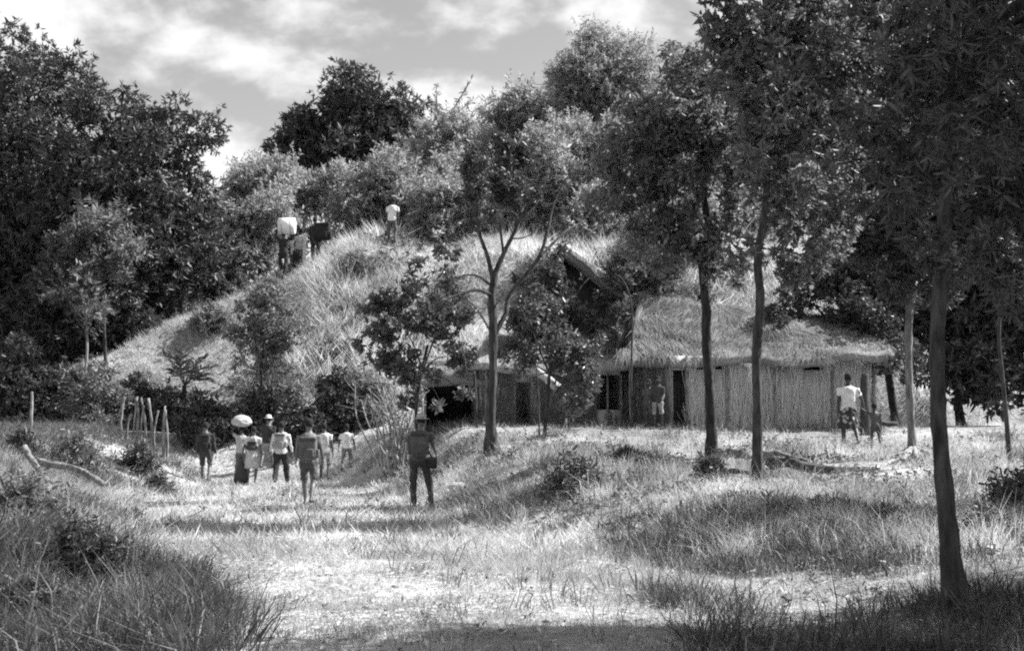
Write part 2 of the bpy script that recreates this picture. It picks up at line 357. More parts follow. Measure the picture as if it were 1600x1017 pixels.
def near_grass():
    onpath = lambda x, y: (1 - masks(x, y)[0]) * (1 - masks(x, y)[1]); bank = lambda x, y: np.maximum(*masks(x, y))
    d = lambda x, y: (0.15 + 0.85 * onpath(x, y)) * (0.42 + 0.58 * (1 - sstep(.42, .62, fbm(x * .7, y * .7, 5))))
    X, Y = sample(11000, -8, 7, 7.5, 19, d, biasnear=.25); n = len(X)
    plant('track_grass', VS, MG_DRY, X, Y, rng.uniform(.5, 1.5, n) * (.7 + .9 * sstep(.5, .75, fbm(X * .8, Y * .8, 6))), 'short pale trampled grass covering the near part of the track', .2)
    X, Y = sample(15000, -16, 10, 17, 45.5, lambda x, y: (.3 + .7 * onpath(x, y)) * (.25 + .75 * sstep(.38, .58, fbm(x * .9, y * .9, 7))), biasnear=.35); n = len(X)
    plant('short_grass', VR, MG_DRY, X, Y, rng.uniform(.5, 1.5, n), 'short pale grass on the far part of the track and before the huts', .2)
    X, Y = sample(4200, -11, 12, 7.8, 34, lambda x, y: bank(x, y) * sstep(.46, .66, fbm(x * .8, y * .8, 15)) * (1 - .85 * sstep(27, 30, y) * sstep(-1.5, .5, x)), biasnear=.5); n = len(X)
    plant('bank_grass', VT, MG_DRY, X, Y, rng.uniform(.35, 1.05, n) * np.clip((Y - 5) / 11, .45, 1), 'taller dry bleached grass growing over the banks beside the track', .22)
    X, Y = sample(700, -6, 5, 8, 20, lambda x, y: sstep(.52, .7, fbm(x * .9, y * .9, 17)), biasnear=.2); n = len(X)
    plant('tall_grass', VT, MG_DRY, X, Y, rng.uniform(.25, .55, n), 'scattered taller straw tufts on the near track', .3)
    X, Y = sample(6500, -20, 13, 8, 44, lambda x, y: (.08 + .92 * bank(x, y)) * sstep(.44, .62, fbm(x * .5, y * .5, 18)) * (.35 + .65 * (x < np.interp(y, *XL) + .8)) * (1 - .7 * sstep(29, 31, y) * sstep(-1.5, .5, x)), biasnear=.45); n = len(X)
    plant('green_grass', VG, MG_GREEN, X, Y, rng.uniform(.5, 1.25, n) * np.clip((Y - 4) / 11, .5, 1), 'darker green grass and sedge in the hollows of the banks', .22)
    X, Y = sample(4500, -18, 12, 7.8, 40, lambda x, y: (.02 + .98 * bank(x, y)) * sstep(.42, .62, fbm(x * .7, y * .7, 28)) * (1 - .8 * sstep(29, 31, y) * sstep(-1.5, .5, x)), biasnear=.5); n = len(X)
    plant('low_weeds', VW, M_WEED, X, Y, rng.uniform(.05, .12, n) * np.clip(Y / 22, .45, 1), 'low dark broad-leaved weeds on the banks', .5, .06)
    X, Y = sample(1500, -5.4, -1.6, 8.5, 16, lambda x, y: sstep(.2, .9, np.interp(y, *XL) + .9 - x) * (.25 + .75 * sstep(.38, .55, fbm(x * 1.2, y * .8, 61))), margin=100); n = len(X)
    plant('dark_sedge', VG, MG_SEDGE, X, Y, rng.uniform(.6, 1.5, n), 'dark rank sedge in the hollow at the lower left', .3)
    X, Y = sample(1500, 1.2, 7, 9, 20, lambda x, y: sstep(.46, .62, fbm(x * .8, y * .8, 63)), margin=100); n = len(X)
    plant('shade_sedge', VG, MG_SEDGE, X, Y, rng.uniform(.4, 1.2, n), 'dark rank sedge on the shaded bank at the lower right', .3)
    X, Y = sample(1500, -15, 12, 45, 56, lambda x, y: (terrain(x, y) > 2.2) * sstep(.48, .62, fbm(x * .7, y * .7, 62))); n = len(X)
    plant('mound_weeds', VW, M_WEED, X, Y, rng.uniform(.14, .3, n), 'dark weeds scattered through the grass of the mound', .4, .05)
    X, Y = sample(9000, -12, 11, 7.6, 34, lambda x, y: .35 + .65 * sstep(.4, .6, fbm(x * 1.3, y * 1.3, 29)), biasnear=.5)
    plant('leaf_litter', VL, M_LITTER, X, Y, rng.uniform(.6, 1.15, len(X)), 'dead leaves and bits of straw strewn over the ground', .08, .01)
    X, Y = sample(26000, -18, 14, 44.8, 57, lambda x, y: (terrain(x, y) > 2.0) * (.35 + .65 * sstep(.36, .58, fbm(x * .55, y * .55, 44)))); n = len(X)
    r = upright(n, .14); fl = (fbm(X * .5, Y * .5, 46) - .5); r[:, 2] = rng.random(n) * 6.283; r[:, 0] += .22; r[:, 1] += fl * 1.2
    plant('mound_grass', VM, MG_MOUND, X, Y, (.45 + .75 * sstep(.3, .7, fbm(X * .4, Y * .4, 45))) * rng.uniform(.6, 1.3, n) * (.55 + .45 * sstep(-10, -6, X)) * (1 - .62 * np.exp(-((X + 8.0) / 1.0) ** 2 - ((Y - 50.3) / 2.2) ** 2)) * (1 - .45 * np.exp(-((X + 4.6) / .8) ** 2 - ((Y - 51.6) / 1.2) ** 2)), 'tall pale wind-combed grass covering the slope of the mound', rot=r)
near_grass()
# ------------------------------------------------------------------ trees
def clumps(blobs, sub, rs=(0.30, 0.5), shell=0.8):
    """blobs: (px, py, r_px, Y[, depth factor]) -> spheres in the world and leaf clumps spread over them"""
    C, R, DF = [], [], []
    for b in blobs:
        C.append(at(b[0], b[1], b[3])); R.append(pxm(b[2], b[3])); DF.append(b[4] if len(b) > 4 else 1.0)
    C = np.array(C); R = np.array(R); DF = np.array(DF)
    w = R ** 2; w /= w.sum(); idx = rng.choice(len(R), size=sub, p=w)
    d = sph(sub); rad = R[idx] * (shell + (1 - shell) * 1.3 * rng.random(sub)) * (1 - 0.18 * rng.random(sub))
    P = C[idx] + d * rad[:, None] * np.stack([np.ones(sub), DF[idx], np.ones(sub)], 1)
    return C, R, P, R[idx] * rng.uniform(rs[0], rs[1], sub)
def leafage(name, root, m, P, R, n, L, W, kind='rosette', droop=0.5, outw=0.7, fill=0.5, core=None, cfrac=0.3):
    """n sprays over the clump spheres (P,R) and a share cfrac filling the main blobs; leaves L long"""
    nc = int(n * cfrac) if core is not None else 0; n1 = n - nc
    w = R ** 2; w /= w.sum(); i = rng.choice(len(R), size=n1, p=w); d = sph(n1)
    C = P[i] + d * (R[i] * (fill + (1.15 - fill) * rng.random(n1) ** 0.6) * (1 + .55 * rng.random(n1) ** 7))[:, None]
    if nc:
        Cb, Rb = core; w = Rb ** 2; w /= w.sum(); i = rng.choice(len(Rb), size=nc, p=w); d2 = sph(nc)
        C = np.concatenate([C, Cb[i] + d2 * (Rb[i] * rng.uniform(0.3, 0.95, nc))[:, None]]); d = np.concatenate([d, d2])
    Z = d * outw + sph(n) * 0.45 + np.array([0, 0, -droop * .6 if kind == 'rosette' else .15 - droop * .3])
    return scatter(name, sprays(kind, W / L, m), C, eulers(Z), L * rng.uniform(.6, 1.35, n), root)
def limbs(root, start, targets, r0, mat, n=8, sag=0.15, name='branch'):
    for t in targets:
        t = np.asarray(t, float); s = np.asarray(start, float); ln = np.linalg.norm(t - s)
        mid = s + (t - s) * 0.45 + rng.normal(size=3) * ln * 0.09 + np.array([0, 0, ln * sag])
        P = catmull([s, mid, t], 9); R = np.linspace(r0, r0 * 0.22, 9)
        V, G = tube(P, R, 6, rough=0.08); obj(name, V, G, mat, root, True)
def trunk_mesh(root, pts, radii, mat, sides=12, flare=1.5, n=22, rough=0.07, ridge=0.0):
    P = catmull(pts, n); R = np.interp(np.linspace(0, 1, n), np.linspace(0, 1, len(radii)), radii); t = np.linspace(0, 1, n)
    ln = np.concatenate([[0], np.cumsum(np.linalg.norm(np.diff(P, axis=0), axis=1))]); R = R * (1 + (flare - 1) * np.exp(-ln / (R[0] * 2.2)))
    P = P + np.stack([(vnoise(ln * 1.3, t * 0 + pts[0][0], 3) - 0.5) * R * 0.45, (vnoise(ln * 1.1, t * 0 + pts[0][0], 4) - 0.5) * R * 0.6, t * 0], 1)
    V, G = tube(P, R, sides, rough=0 if ridge else rough)
    if ridge:
        A = np.tile(np.arange(sides) * 2 * math.pi / sides, n); Ln = np.repeat(ln, sides); Pc = np.repeat(P, sides, 0); Rr = np.repeat(R, sides)
        f = (fbm(np.cos(A) * 3.2 + 9, np.sin(A) * 3.2 + Ln * 1.6, 77) - .5) * .5 + (vnoise(np.cos(A) * 9 + 20, np.sin(A) * 9 + Ln * 5, 78) - .5) * .28
        lobes = .16 * np.cos(A * 5 + Ln) * np.exp(-Ln / (Rr * 2.5)); V = Pc + (V - Pc) * (1 + ridge * f + lobes)[:, None]
    return obj('trunk', V, G, mat, root, True)
def tree(name, label, base, blobs, mat, barkm, trunk_pts=None, tr=(0.2, 0.12), sub=40, n=3000, k=7, L=0.2, W=0.05, cat='tree', group=None, nl=6, rs=(0.30, 0.5), shell=0.8, part='crown', skirt=False, cfrac=0.3, fine=0.74, dense=1.4, ridge=0.0, **kw):
    """base (px, Y) on the ground"""
    bx = gx(base[0], base[1]); b = np.array([bx, base[1], tz(bx, base[1])])
    root = empty(name, b, label, cat, group)
    if skirt:
        gy = proj(b)[1]; ex = []
        for q in blobs:
            for t in (0.45, 0.9):
                yy = q[1] + (gy - q[1]) * t
                if yy - q[1] > q[2] * 0.5: ex.append((q[0] + rng.normal() * q[2] * 0.4, min(yy, gy - q[2] * 0.2), q[2] * rng.uniform(0.7, 1.0), q[3] - 0.3 * t))
        blobs = list(blobs) + ex
    C, R, P, r = clumps(blobs, sub, rs, shell)
    if trunk_pts is None: trunk_pts = [b - [0, 0, 0.15], b * 0.5 + C.mean(0) * 0.5 + [rng.normal() * 0.2, 0, 0], C.mean(0)]
    trunk_mesh(root, trunk_pts, list(tr), barkm, 20 if ridge else 12, 1.6, 70 if ridge else 22, ridge=ridge)
    T = C if len(C) <= nl else C[rng.choice(len(C), nl, False)]
    s = np.asarray(trunk_pts[-1]) * 0.6 + np.asarray(trunk_pts[-2]) * 0.4
    limbs(root, s, T, tr[-1] * 0.7, barkm)
    leafage(part, root, mat, P, r, int(n * dense), L * fine, W * fine, core=(C, R), cfrac=cfrac, **kw)
    return root
B_DARK = bark('bark_dark', 0.03); B_MID = bark('bark_mid', 0.05); B_PALE = bark('bark_pale', 0.28)
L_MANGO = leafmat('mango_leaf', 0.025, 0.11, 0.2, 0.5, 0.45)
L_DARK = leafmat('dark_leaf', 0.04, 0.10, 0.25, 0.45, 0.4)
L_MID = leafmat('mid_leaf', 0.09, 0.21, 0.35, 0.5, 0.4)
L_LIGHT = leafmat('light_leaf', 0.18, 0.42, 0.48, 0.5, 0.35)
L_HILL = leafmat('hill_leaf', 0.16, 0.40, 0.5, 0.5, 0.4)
# left mangoes
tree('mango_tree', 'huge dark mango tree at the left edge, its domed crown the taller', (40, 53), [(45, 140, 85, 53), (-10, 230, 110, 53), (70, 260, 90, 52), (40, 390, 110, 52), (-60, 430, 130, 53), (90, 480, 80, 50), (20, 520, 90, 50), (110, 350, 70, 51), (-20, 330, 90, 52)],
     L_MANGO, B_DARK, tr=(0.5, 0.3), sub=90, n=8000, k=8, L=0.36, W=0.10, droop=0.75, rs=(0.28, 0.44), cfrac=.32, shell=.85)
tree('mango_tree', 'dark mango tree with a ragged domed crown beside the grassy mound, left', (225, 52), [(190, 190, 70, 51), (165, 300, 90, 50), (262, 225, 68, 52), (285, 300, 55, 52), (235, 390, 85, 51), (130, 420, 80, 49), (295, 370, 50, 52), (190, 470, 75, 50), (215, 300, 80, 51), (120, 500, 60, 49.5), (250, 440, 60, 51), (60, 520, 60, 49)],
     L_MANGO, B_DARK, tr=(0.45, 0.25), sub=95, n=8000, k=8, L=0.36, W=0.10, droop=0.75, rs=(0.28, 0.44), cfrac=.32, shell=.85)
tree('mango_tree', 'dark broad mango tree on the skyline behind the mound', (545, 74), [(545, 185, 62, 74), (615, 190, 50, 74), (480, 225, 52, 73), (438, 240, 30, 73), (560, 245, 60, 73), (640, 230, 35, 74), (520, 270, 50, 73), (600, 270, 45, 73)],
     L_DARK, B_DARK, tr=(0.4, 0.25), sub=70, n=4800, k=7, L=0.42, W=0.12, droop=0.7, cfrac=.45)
# foreground right trees
L_SLEND = leafmat('slender_leaf', 0.07, 0.22, 0.48, 0.45, 0.4)
def gp(px, Y): x = gx(px, Y); return np.array([x, Y, tz(x, Y)])
t1 = [gp(1110, 28) - [0, 0, .1], at(1108, 600, 28), at(1103, 480, 28), at(1098, 400, 28), at(1104, 350, 28), at(1096, 270, 28), at(1100, 170, 28)]
tree('slender_tree', 'slender dark trunk in front of the hut, nearest its door, with a loose leafy crown', (1110, 28), [(1085, 150, 60, 28), (1010, 215, 50, 28), (955, 210, 28, 28), (1050, 280, 62, 28), (1130, 240, 60, 28), (975, 300, 36, 28), (1100, 370, 50, 28), (1010, 360, 34, 28), (1160, 320, 45, 28), (990, 390, 30, 28), (1060, 210, 55, 28), (1130, 150, 55, 28.5), (1055, 360, 45, 28), (1130, 420, 36, 28), (985, 255, 40, 28), (945, 260, 30, 28), (950, 310, 30, 27.5), (1060, 130, 50, 29), (1000, 170, 36, 28.5), (1040, 400, 34, 27.5)],
     L_SLEND, B_DARK, trunk_pts=t1, tr=(0.105, 0.08, 0.05), sub=130, n=3700, k=7, L=0.145, W=0.065, droop=0.5, rs=(0.16, 0.32), shell=0.5, nl=9, cfrac=.25, ridge=1.15, kind='broad', fine=1.0, dense=1.0)
t2 = [gp(1178, 24) - [0, 0, .1], at(1183, 650, 24), at(1184, 540, 24), at(1188, 460, 24), at(1185, 400, 24), at(1197, 300, 24), at(1200, 150, 24), at(1200, 0, 24)]
tree('slender_tree', 'slender trunk in front of the hut wall, nearer the woman, its crown beyond the top', (1178, 24), [(1190, 40, 80, 24), (1130, 60, 45, 24), (1220, 170, 75, 24), (1235, 300, 60, 24), (1165, 395, 36, 24), (1180, -90, 110, 24), (1280, 60, 80, 24), (1260, 400, 55, 24.5), (1120, -30, 60, 24), (1200, 250, 60, 24), (1290, 180, 80, 25), (1300, 320, 70, 25), (1170, 120, 60, 24), (1340, 60, 90, 25)],
     L_SLEND, B_MID, trunk_pts=t2, tr=(0.09, 0.07, 0.045), sub=130, n=4800, k=7, L=0.15, W=0.055, droop=0.6, rs=(0.18, 0.34), shell=0.5, nl=8, cfrac=.3, ridge=1.15, fine=1.0, dense=1.1)
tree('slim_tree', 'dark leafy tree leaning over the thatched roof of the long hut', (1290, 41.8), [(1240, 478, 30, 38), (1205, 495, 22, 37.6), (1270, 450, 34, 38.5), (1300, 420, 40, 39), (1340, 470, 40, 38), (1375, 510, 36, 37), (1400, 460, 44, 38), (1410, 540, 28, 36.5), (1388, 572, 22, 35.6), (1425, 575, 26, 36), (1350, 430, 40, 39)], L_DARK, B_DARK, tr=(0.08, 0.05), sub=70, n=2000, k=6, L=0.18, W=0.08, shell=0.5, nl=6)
# backdrop stand at right
for i, (lab, base, bl, n) in enumerate([
    ('dense dark tree closing the view behind the woman and child', (1400, 46), [(1330, 330, 95, 46), (1400, 260, 110, 46), (1430, 400, 90, 46), (1330, 450, 55, 45), (1300, 200, 100, 46), (1260, 120, 90, 46), (1420, 500, 60, 44.5), (1360, 140, 100, 46)], 4200),
    ('dense dark tree behind the near trunk at right', (1500, 44), [(1500, 320, 110, 45), (1520, 180, 120, 45), (1490, 480, 85, 44), (1470, 570, 50, 42), (1420, 90, 110, 45), (1510, 590, 50, 42), (1560, 420, 80, 44), (1440, 470, 60, 44), (1380, -20, 110, 46)], 4200),
    ('dense dark tree at the right edge beyond the thin sapling', (1620, 44), [(1600, 330, 110, 44), (1640, 180, 130, 44), (1590, 500, 95, 43), (1530, 570, 60, 42), (1650, 580, 70, 42), (1600, 30, 130, 45), (1560, 620, 36, 41), (1620, 430, 90, 44)], 4200)]):
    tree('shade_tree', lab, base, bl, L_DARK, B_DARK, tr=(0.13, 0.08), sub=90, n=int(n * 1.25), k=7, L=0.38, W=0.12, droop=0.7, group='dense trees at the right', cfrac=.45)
# tree with roots
t4 = [gp(1425, 28) - [0, 0, .05], at(1423, 640, 28), at(1420, 540, 28), at(1421, 470, 28), at(1412, 380, 28), at(1405, 280, 28)]
rt = tree('rooted_tree', 'pale sunlit trunk with exposed spreading roots to the right of the child', (1425, 28), [(1400, 300, 60, 28), (1450, 250, 60, 28), (1360, 380, 45, 28), (1440, 390, 45, 27.6), (1470, 450, 36, 27.6), (1400, 440, 34, 27.6)], L_DARK, bark('bark_grey', .16), trunk_pts=t4, tr=(0.08, 0.07, 0.05), sub=60, n=2200, k=7, L=0.2, W=0.06, shell=0.55, nl=4, ridge=1.15)
for px, py in ((1378, 738), (1398, 745), (1462, 722), (1520, 724), (1440, 742), (1365, 725)):
    e = at(px, py, 26.5 if py > 730 else 27.6); e[2] = tz(e[0], e[1]) + 0.01; s = gp(1425, 28) + [0, 0, 0.28]
    m = s * 0.55 + e * 0.45; m[2] = tz(m[0], m[1]) + 0.1
    V, G = tube(catmull([s, m, e, e + (e - m) * 0.3 - [0, 0, .08]], 10), np.linspace(0.06, 0.02, 10), 6, rough=0.12); obj('root', V, G, B_PALE, rt, True)
t5 = [gp(1575, 27) - [0, 0, .05], at(1572, 650, 27), at(1566, 590, 27), at(1560, 520, 27), at(1570, 430, 27)]
tree('sapling', 'thin bare sapling stem on the sunlit grass at the right edge', (1575, 27), [(1570, 430, 35, 27), (1550, 380, 35, 27)], L_DARK, B_MID, trunk_pts=t5, tr=(0.05, 0.04, 0.03), sub=20, n=500, k=6, L=0.18, W=0.06, shell=0.5, nl=2)
# near mango at right
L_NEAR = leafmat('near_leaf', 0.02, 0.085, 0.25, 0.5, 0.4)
B_NEAR = bark('bark_near', 0.045)
t3 = [gp(1486, 11) - [0, 0, .05], at(1477, 800, 11), at(1469, 680, 11.1), at(1466, 560, 11.2), at(1470, 450, 11.3), at(1478, 300, 11.4), at(1490, 80, 11.5), at(1500, -200, 11.6)]
b3 = gp(1486, 11); nm = empty('mango_tree', b3, 'near mango tree at right, dark trunk and long drooping leaves overhead', 'tree')
trunk_mesh(nm, t3, [0.078, 0.062, 0.056, 0.05, 0.04], B_NEAR, 32, 1.7, 200, ridge=1.3)
blb = [(1250, 130, 70, 11.3), (1330, 60, 90, 11.3), (1290, 260, 70, 11.8), (1420, 150, 100, 11.3), (1380, 300, 70, 11.8), (1500, 60, 110, 10.8), (1540, 250, 100, 11.3), (1480, 360, 60, 11.3), (1600, 130, 110, 11.3), (1620, 330, 90, 11.3),
       (1480, -40, 70, 10.8), (1680, -60, 110, 10.6), (1800, 0, 200, 11.3), (1780, 250, 120, 10.8), (1950, -200, 260, 10.3), (1450, 390, 52, 9.8), (1530, 410, 60, 9.7), (1400, 310, 55, 9.9), (1590, 460, 55, 9.6), (1480, 250, 70, 9.7), (1560, 180, 90, 9.6), (1440, 60, 90, 9.8), (1350, 200, 70, 10.3)]
C, R, P, r = clumps(blb, 150, (0.2, 0.36), 0.55)
limbs(nm, t3[-2], C[[1, 3, 5, 8, 11, 12, 14]], 0.035, B_DARK); limbs(nm, t3[-3], C[[0, 2, 4, 6, 9]], 0.025, B_DARK)
n = 900; w = r ** 2 / (r ** 2).sum(); i = rng.choice(len(r), n, p=w); d = sph(n); Cc = P[i] + d * (r[i] * (0.4 + 0.65 * rng.random(n)))[:, None]
kk = 8; Cl = np.repeat(Cc, kk, 0); D = unit(sph(n * kk) * 0.65 + np.array([0, 0, -0.75]) + np.repeat(d, kk, 0) * 0.4); LL = rng.uniform(0.09, 0.16, n * kk)
ppx, ppy = proj(Cl + D * LL[:, None] * 0.5); vis = (ppx > 1050) & (ppx < 1600) & (ppy > 0) & (ppy < 470)
near = np.argsort(np.where(vis, Cl[:, 1], 1e9))[:280]; isn = np.zeros(len(Cl), bool); isn[near] = True
def long_leaf(bend):
    s = np.array([0, .12, .35, .65, .88, 1.0]); wd = np.array([.01, .07, .105, .095, .05, .004]); z = -bend * s ** 2
    V = np.concatenate([np.stack([s, wd, z + .02], 1), np.stack([s, s * 0, z], 1), np.stack([s, -wd, z + .02], 1)]); a = np.arange(5)
    return raw_mesh('leaf', V, np.concatenate([np.stack([a, a + 1, a + 7, a + 6], 1), np.stack([a + 6, a + 7, a + 13, a + 12], 1)]))
LM = [long_leaf(b) for b in (0.1, 0.2, 0.32)]
for me in LM: me.materials.append(L_NEAR); me.polygons.foreach_set('use_smooth', np.ones(len(me.polygons), bool))
for q in near:
    o = bpy.data.objects.new('leaf', LM[q % 3]); COL.objects.link(o); o.parent = nm
    x = D[q]; y = unit(np.cross([rng.normal() * .3, rng.normal() * .3, 1], x)); z = np.cross(x, y); M = Matrix.Identity(4)
    for a in range(3): M[a][0], M[a][1], M[a][2], M[a][3] = x[a] * LL[q], y[a] * LL[q], z[a] * LL[q], Cl[q][a] - b3[a]
    o.matrix_local = M
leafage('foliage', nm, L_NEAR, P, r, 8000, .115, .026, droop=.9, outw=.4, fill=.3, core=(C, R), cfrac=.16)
# centre tree, branches traced
cY = 31.0; b = gp(770, cY); ct = empty('bare_tree', b, 'open branching tree on the bank in the middle, thin leaves at its tips', 'tree')
trunk_mesh(ct, [b - [0, 0, .1], at(768, 640, cY), at(771, 560, cY), at(770, 500, cY), at(768, 462, cY), at(773, 425, cY)], [0.115, 0.095, 0.085, 0.07], B_MID, 20, 1.9, 70, ridge=1.15)
brs = [([(773, 428), (785, 400), (800, 370), (814, 340), (832, 306)], 6, 0.0), ([(770, 440), (762, 402), (750, 368), (745, 338), (740, 285)], 5, -0.5), ([(787, 398), (783, 368), (781, 340), (768, 305)], 3.2, -0.8),
       ([(771, 525), (790, 490), (797, 460), (840, 405), (855, 362), (863, 325), (876, 295), (894, 266)], 5.5, 0.9), ([(841, 404), (880, 365), (900, 352), (916, 345)], 3.2, 1.4), ([(770, 462), (745, 453), (718, 459), (690, 472)], 4, -1.0),
       ([(768, 447), (750, 433), (730, 430), (700, 438)], 3, 0.6), ([(770, 525), (750, 490), (727, 463)], 2.4, -0.6), ([(800, 373), (815, 372), (830, 366), (845, 352)], 2, 0.5), ([(745, 340), (735, 300), (738, 260)], 2.5, -0.9), ([(815, 340), (800, 290), (795, 245)], 2.5, 0.5), ([(832, 306), (855, 320), (872, 312)], 1.8, 0.3)]
for pts, wpx, dd in brs:
    n = len(pts); P = [at(p[0], p[1], cY + dd * j / (n - 1)) for j, p in enumerate(pts)]; m = 6 * n
    V, G = tube(catmull(P, m), np.linspace(pxm(wpx * .8, cY), pxm(wpx * 0.25, cY), m), 7, rough=0.1); obj('branch', V, G, B_MID, ct, True)
_, _, P, r = clumps([(742, 262, 22, cY - .8), (738, 300, 18, cY - .6), (792, 300, 24, cY), (800, 248, 26, cY + .5), (772, 215, 20, cY), (768, 335, 14, cY - .6), (805, 330, 12, cY), (745, 350, 10, cY), (880, 290, 10, cY + 1), (690, 475, 14, cY - 1), (700, 440, 12, cY), (835, 300, 12, cY)], 44, (0.3, 0.5), 0.5)
leafage('crown', ct, L_DARK, P, r, 1300, 0.11, 0.05, kind='broad')
# hill trees and shrubs
tree('tall_tree', 'tall airy tree with a leaning trunk on the skyline, highest on the hill', (905, 60), [(935, 105, 48, 60), (985, 85, 38, 60), (900, 130, 34, 60), (1012, 80, 22, 60), (920, 60, 24, 60), (1000, 130, 30, 60), (960, 140, 34, 60), (930, 170, 40, 60), (985, 175, 40, 60), (900, 190, 44, 60), (1020, 160, 34, 60)], L_HILL, B_MID,
     trunk_pts=[gp(895, 60), at(912, 210, 60), at(935, 180, 60), at(958, 140, 60)], tr=(0.17, 0.13, 0.1), sub=80, n=3200, k=6, L=0.24, W=0.07, droop=0.9, rs=(0.25, 0.45), shell=0.5, kind='spray', dense=1.05, cfrac=.1)
hill = [('low grey shrub on the crest right of the white-shirted person', (690, 54.5), [(680, 315, 26, 54.5), (715, 305, 22, 55), (655, 325, 16, 54.5)], L_HILL, 900, 0.2),
        ('low feathery shrub on the crest left of the open branching tree', (750, 54.5), [(750, 320, 24, 54.5), (780, 310, 26, 55)], L_LIGHT, 900, 0.2),
        ('low feathery shrub on the crest above the tall gable', (930, 54), [(925, 325, 24, 54), (960, 310, 30, 54.5), (900, 335, 18, 54)], L_LIGHT, 1000, 0.2),
        ('low grey shrub on the crest behind the slender trunk nearest the door', (1060, 53.5), [(1050, 340, 30, 54), (1090, 330, 34, 54), (1020, 345, 24, 54)], L_HILL, 1100, 0.2),
        ('leafy hill tree standing left of the tall leaning one', (815, 62), [(795, 160, 32, 62), (835, 200, 55, 62), (790, 235, 50, 62), (870, 170, 44, 62), (880, 235, 50, 62), (910, 200, 44, 62), (770, 190, 34, 62), (840, 150, 24, 62)], L_HILL, 3000, 0.26),
        ('pale feathery shrub on the mound behind the open branching tree', (865, 56), [(855, 255, 52, 56), (905, 290, 46, 56), (825, 310, 36, 56), (900, 225, 44, 57), (950, 300, 40, 56)], L_LIGHT, 3200, 0.2),
        ('spiky grey shrub against the sky right of the dark skyline mango', (700, 60), [(700, 215, 42, 60), (740, 225, 36, 60), (665, 230, 40, 60), (720, 270, 50, 59), (645, 275, 45, 59)], L_HILL, 3000, 0.22),
        ('bushy shrub behind the white-shirted person on the mound', (620, 56.5), [(600, 285, 40, 57), (650, 300, 38, 56.5), (570, 300, 34, 57), (690, 310, 36, 56.5)], L_HILL, 2200, 0.2),
        ('low grey bush behind the carriers on the mound', (500, 57), [(520, 295, 36, 57), (470, 300, 38, 57), (440, 310, 34, 57), (545, 320, 26, 56)], L_LIGHT, 2200, 0.2),
        ('light leafy shrub on the flank of the mound left of the carriers', (390, 54), [(400, 290, 40, 55), (375, 260, 18, 55), (360, 345, 42, 54), (410, 340, 36, 54), (435, 280, 26, 55)], L_LIGHT, 2600, 0.2),
        ('dark shrub at the edge of the mound under the mango', (320, 53), [(330, 385, 42, 53), (300, 430, 36, 52), (370, 395, 34, 53), (260, 455, 34, 51)], L_MID, 2200, 0.2),
        ('dark shrub on the mound behind the tall crown of the slender tree', (1010, 56), [(990, 230, 56, 57), (1030, 290, 46, 56), (960, 320, 36, 55), (1060, 200, 60, 58), (950, 260, 40, 56)], L_HILL, 2600, 0.22),
        ('hill tree closing the skyline behind the slender trunks', (1100, 58), [(1110, 180, 70, 58), (1170, 250, 70, 58), (1080, 260, 50, 58), (1220, 330, 60, 56)], L_HILL, 3000, 0.26)]
for lab, base, bl, m, n, L in hill:
    tree('hill_shrub', lab, base, bl, m, B_MID, tr=(0.09, 0.05), sub=110, n=int(n * 1.2), k=6, L=L * 1.15, W=L * 0.42, droop=0.2, rs=(0.12, 0.4), shell=0.4, cfrac=.12, cat='shrub', group='shrubs and trees on the mound', part='foliage', skirt=True, kind='spray', fine=.72, dense=1.05)
# bare upright shoots of the spiky shrub and of the fringe
for a, bb, c in (((690, 200), (715, 160), (740, 118)), ((684, 205), (683, 170), (681, 130)), ((700, 190), (720, 172), (735, 160))):
    V, G = tube(catmull([at(*a, 60), at(*bb, 60), at(*c, 60)], 7), np.linspace(.05, .012, 7), 5); mb = MB().add(V, G)
    tt = rng.random(60); pp = catmull([at(*a, 60), at(*bb, 60), at(*c, 60)], 61)[(tt * 60).astype(int)]; mb.add(*leaf_quads(pp, sph(60) + [0, 0, .3], 0.28, 0.08))
    o = mb.build('shoot', L_HILL); tag(o, {690: 'long leafy shoot slanting up into the sky above the mound', 684: 'thin upright leafy shoot against the sky above the mound', 700: 'short slanting leafy shoot against the sky above the mound'}[a[0]], 'shoot', 'shoots against the sky')
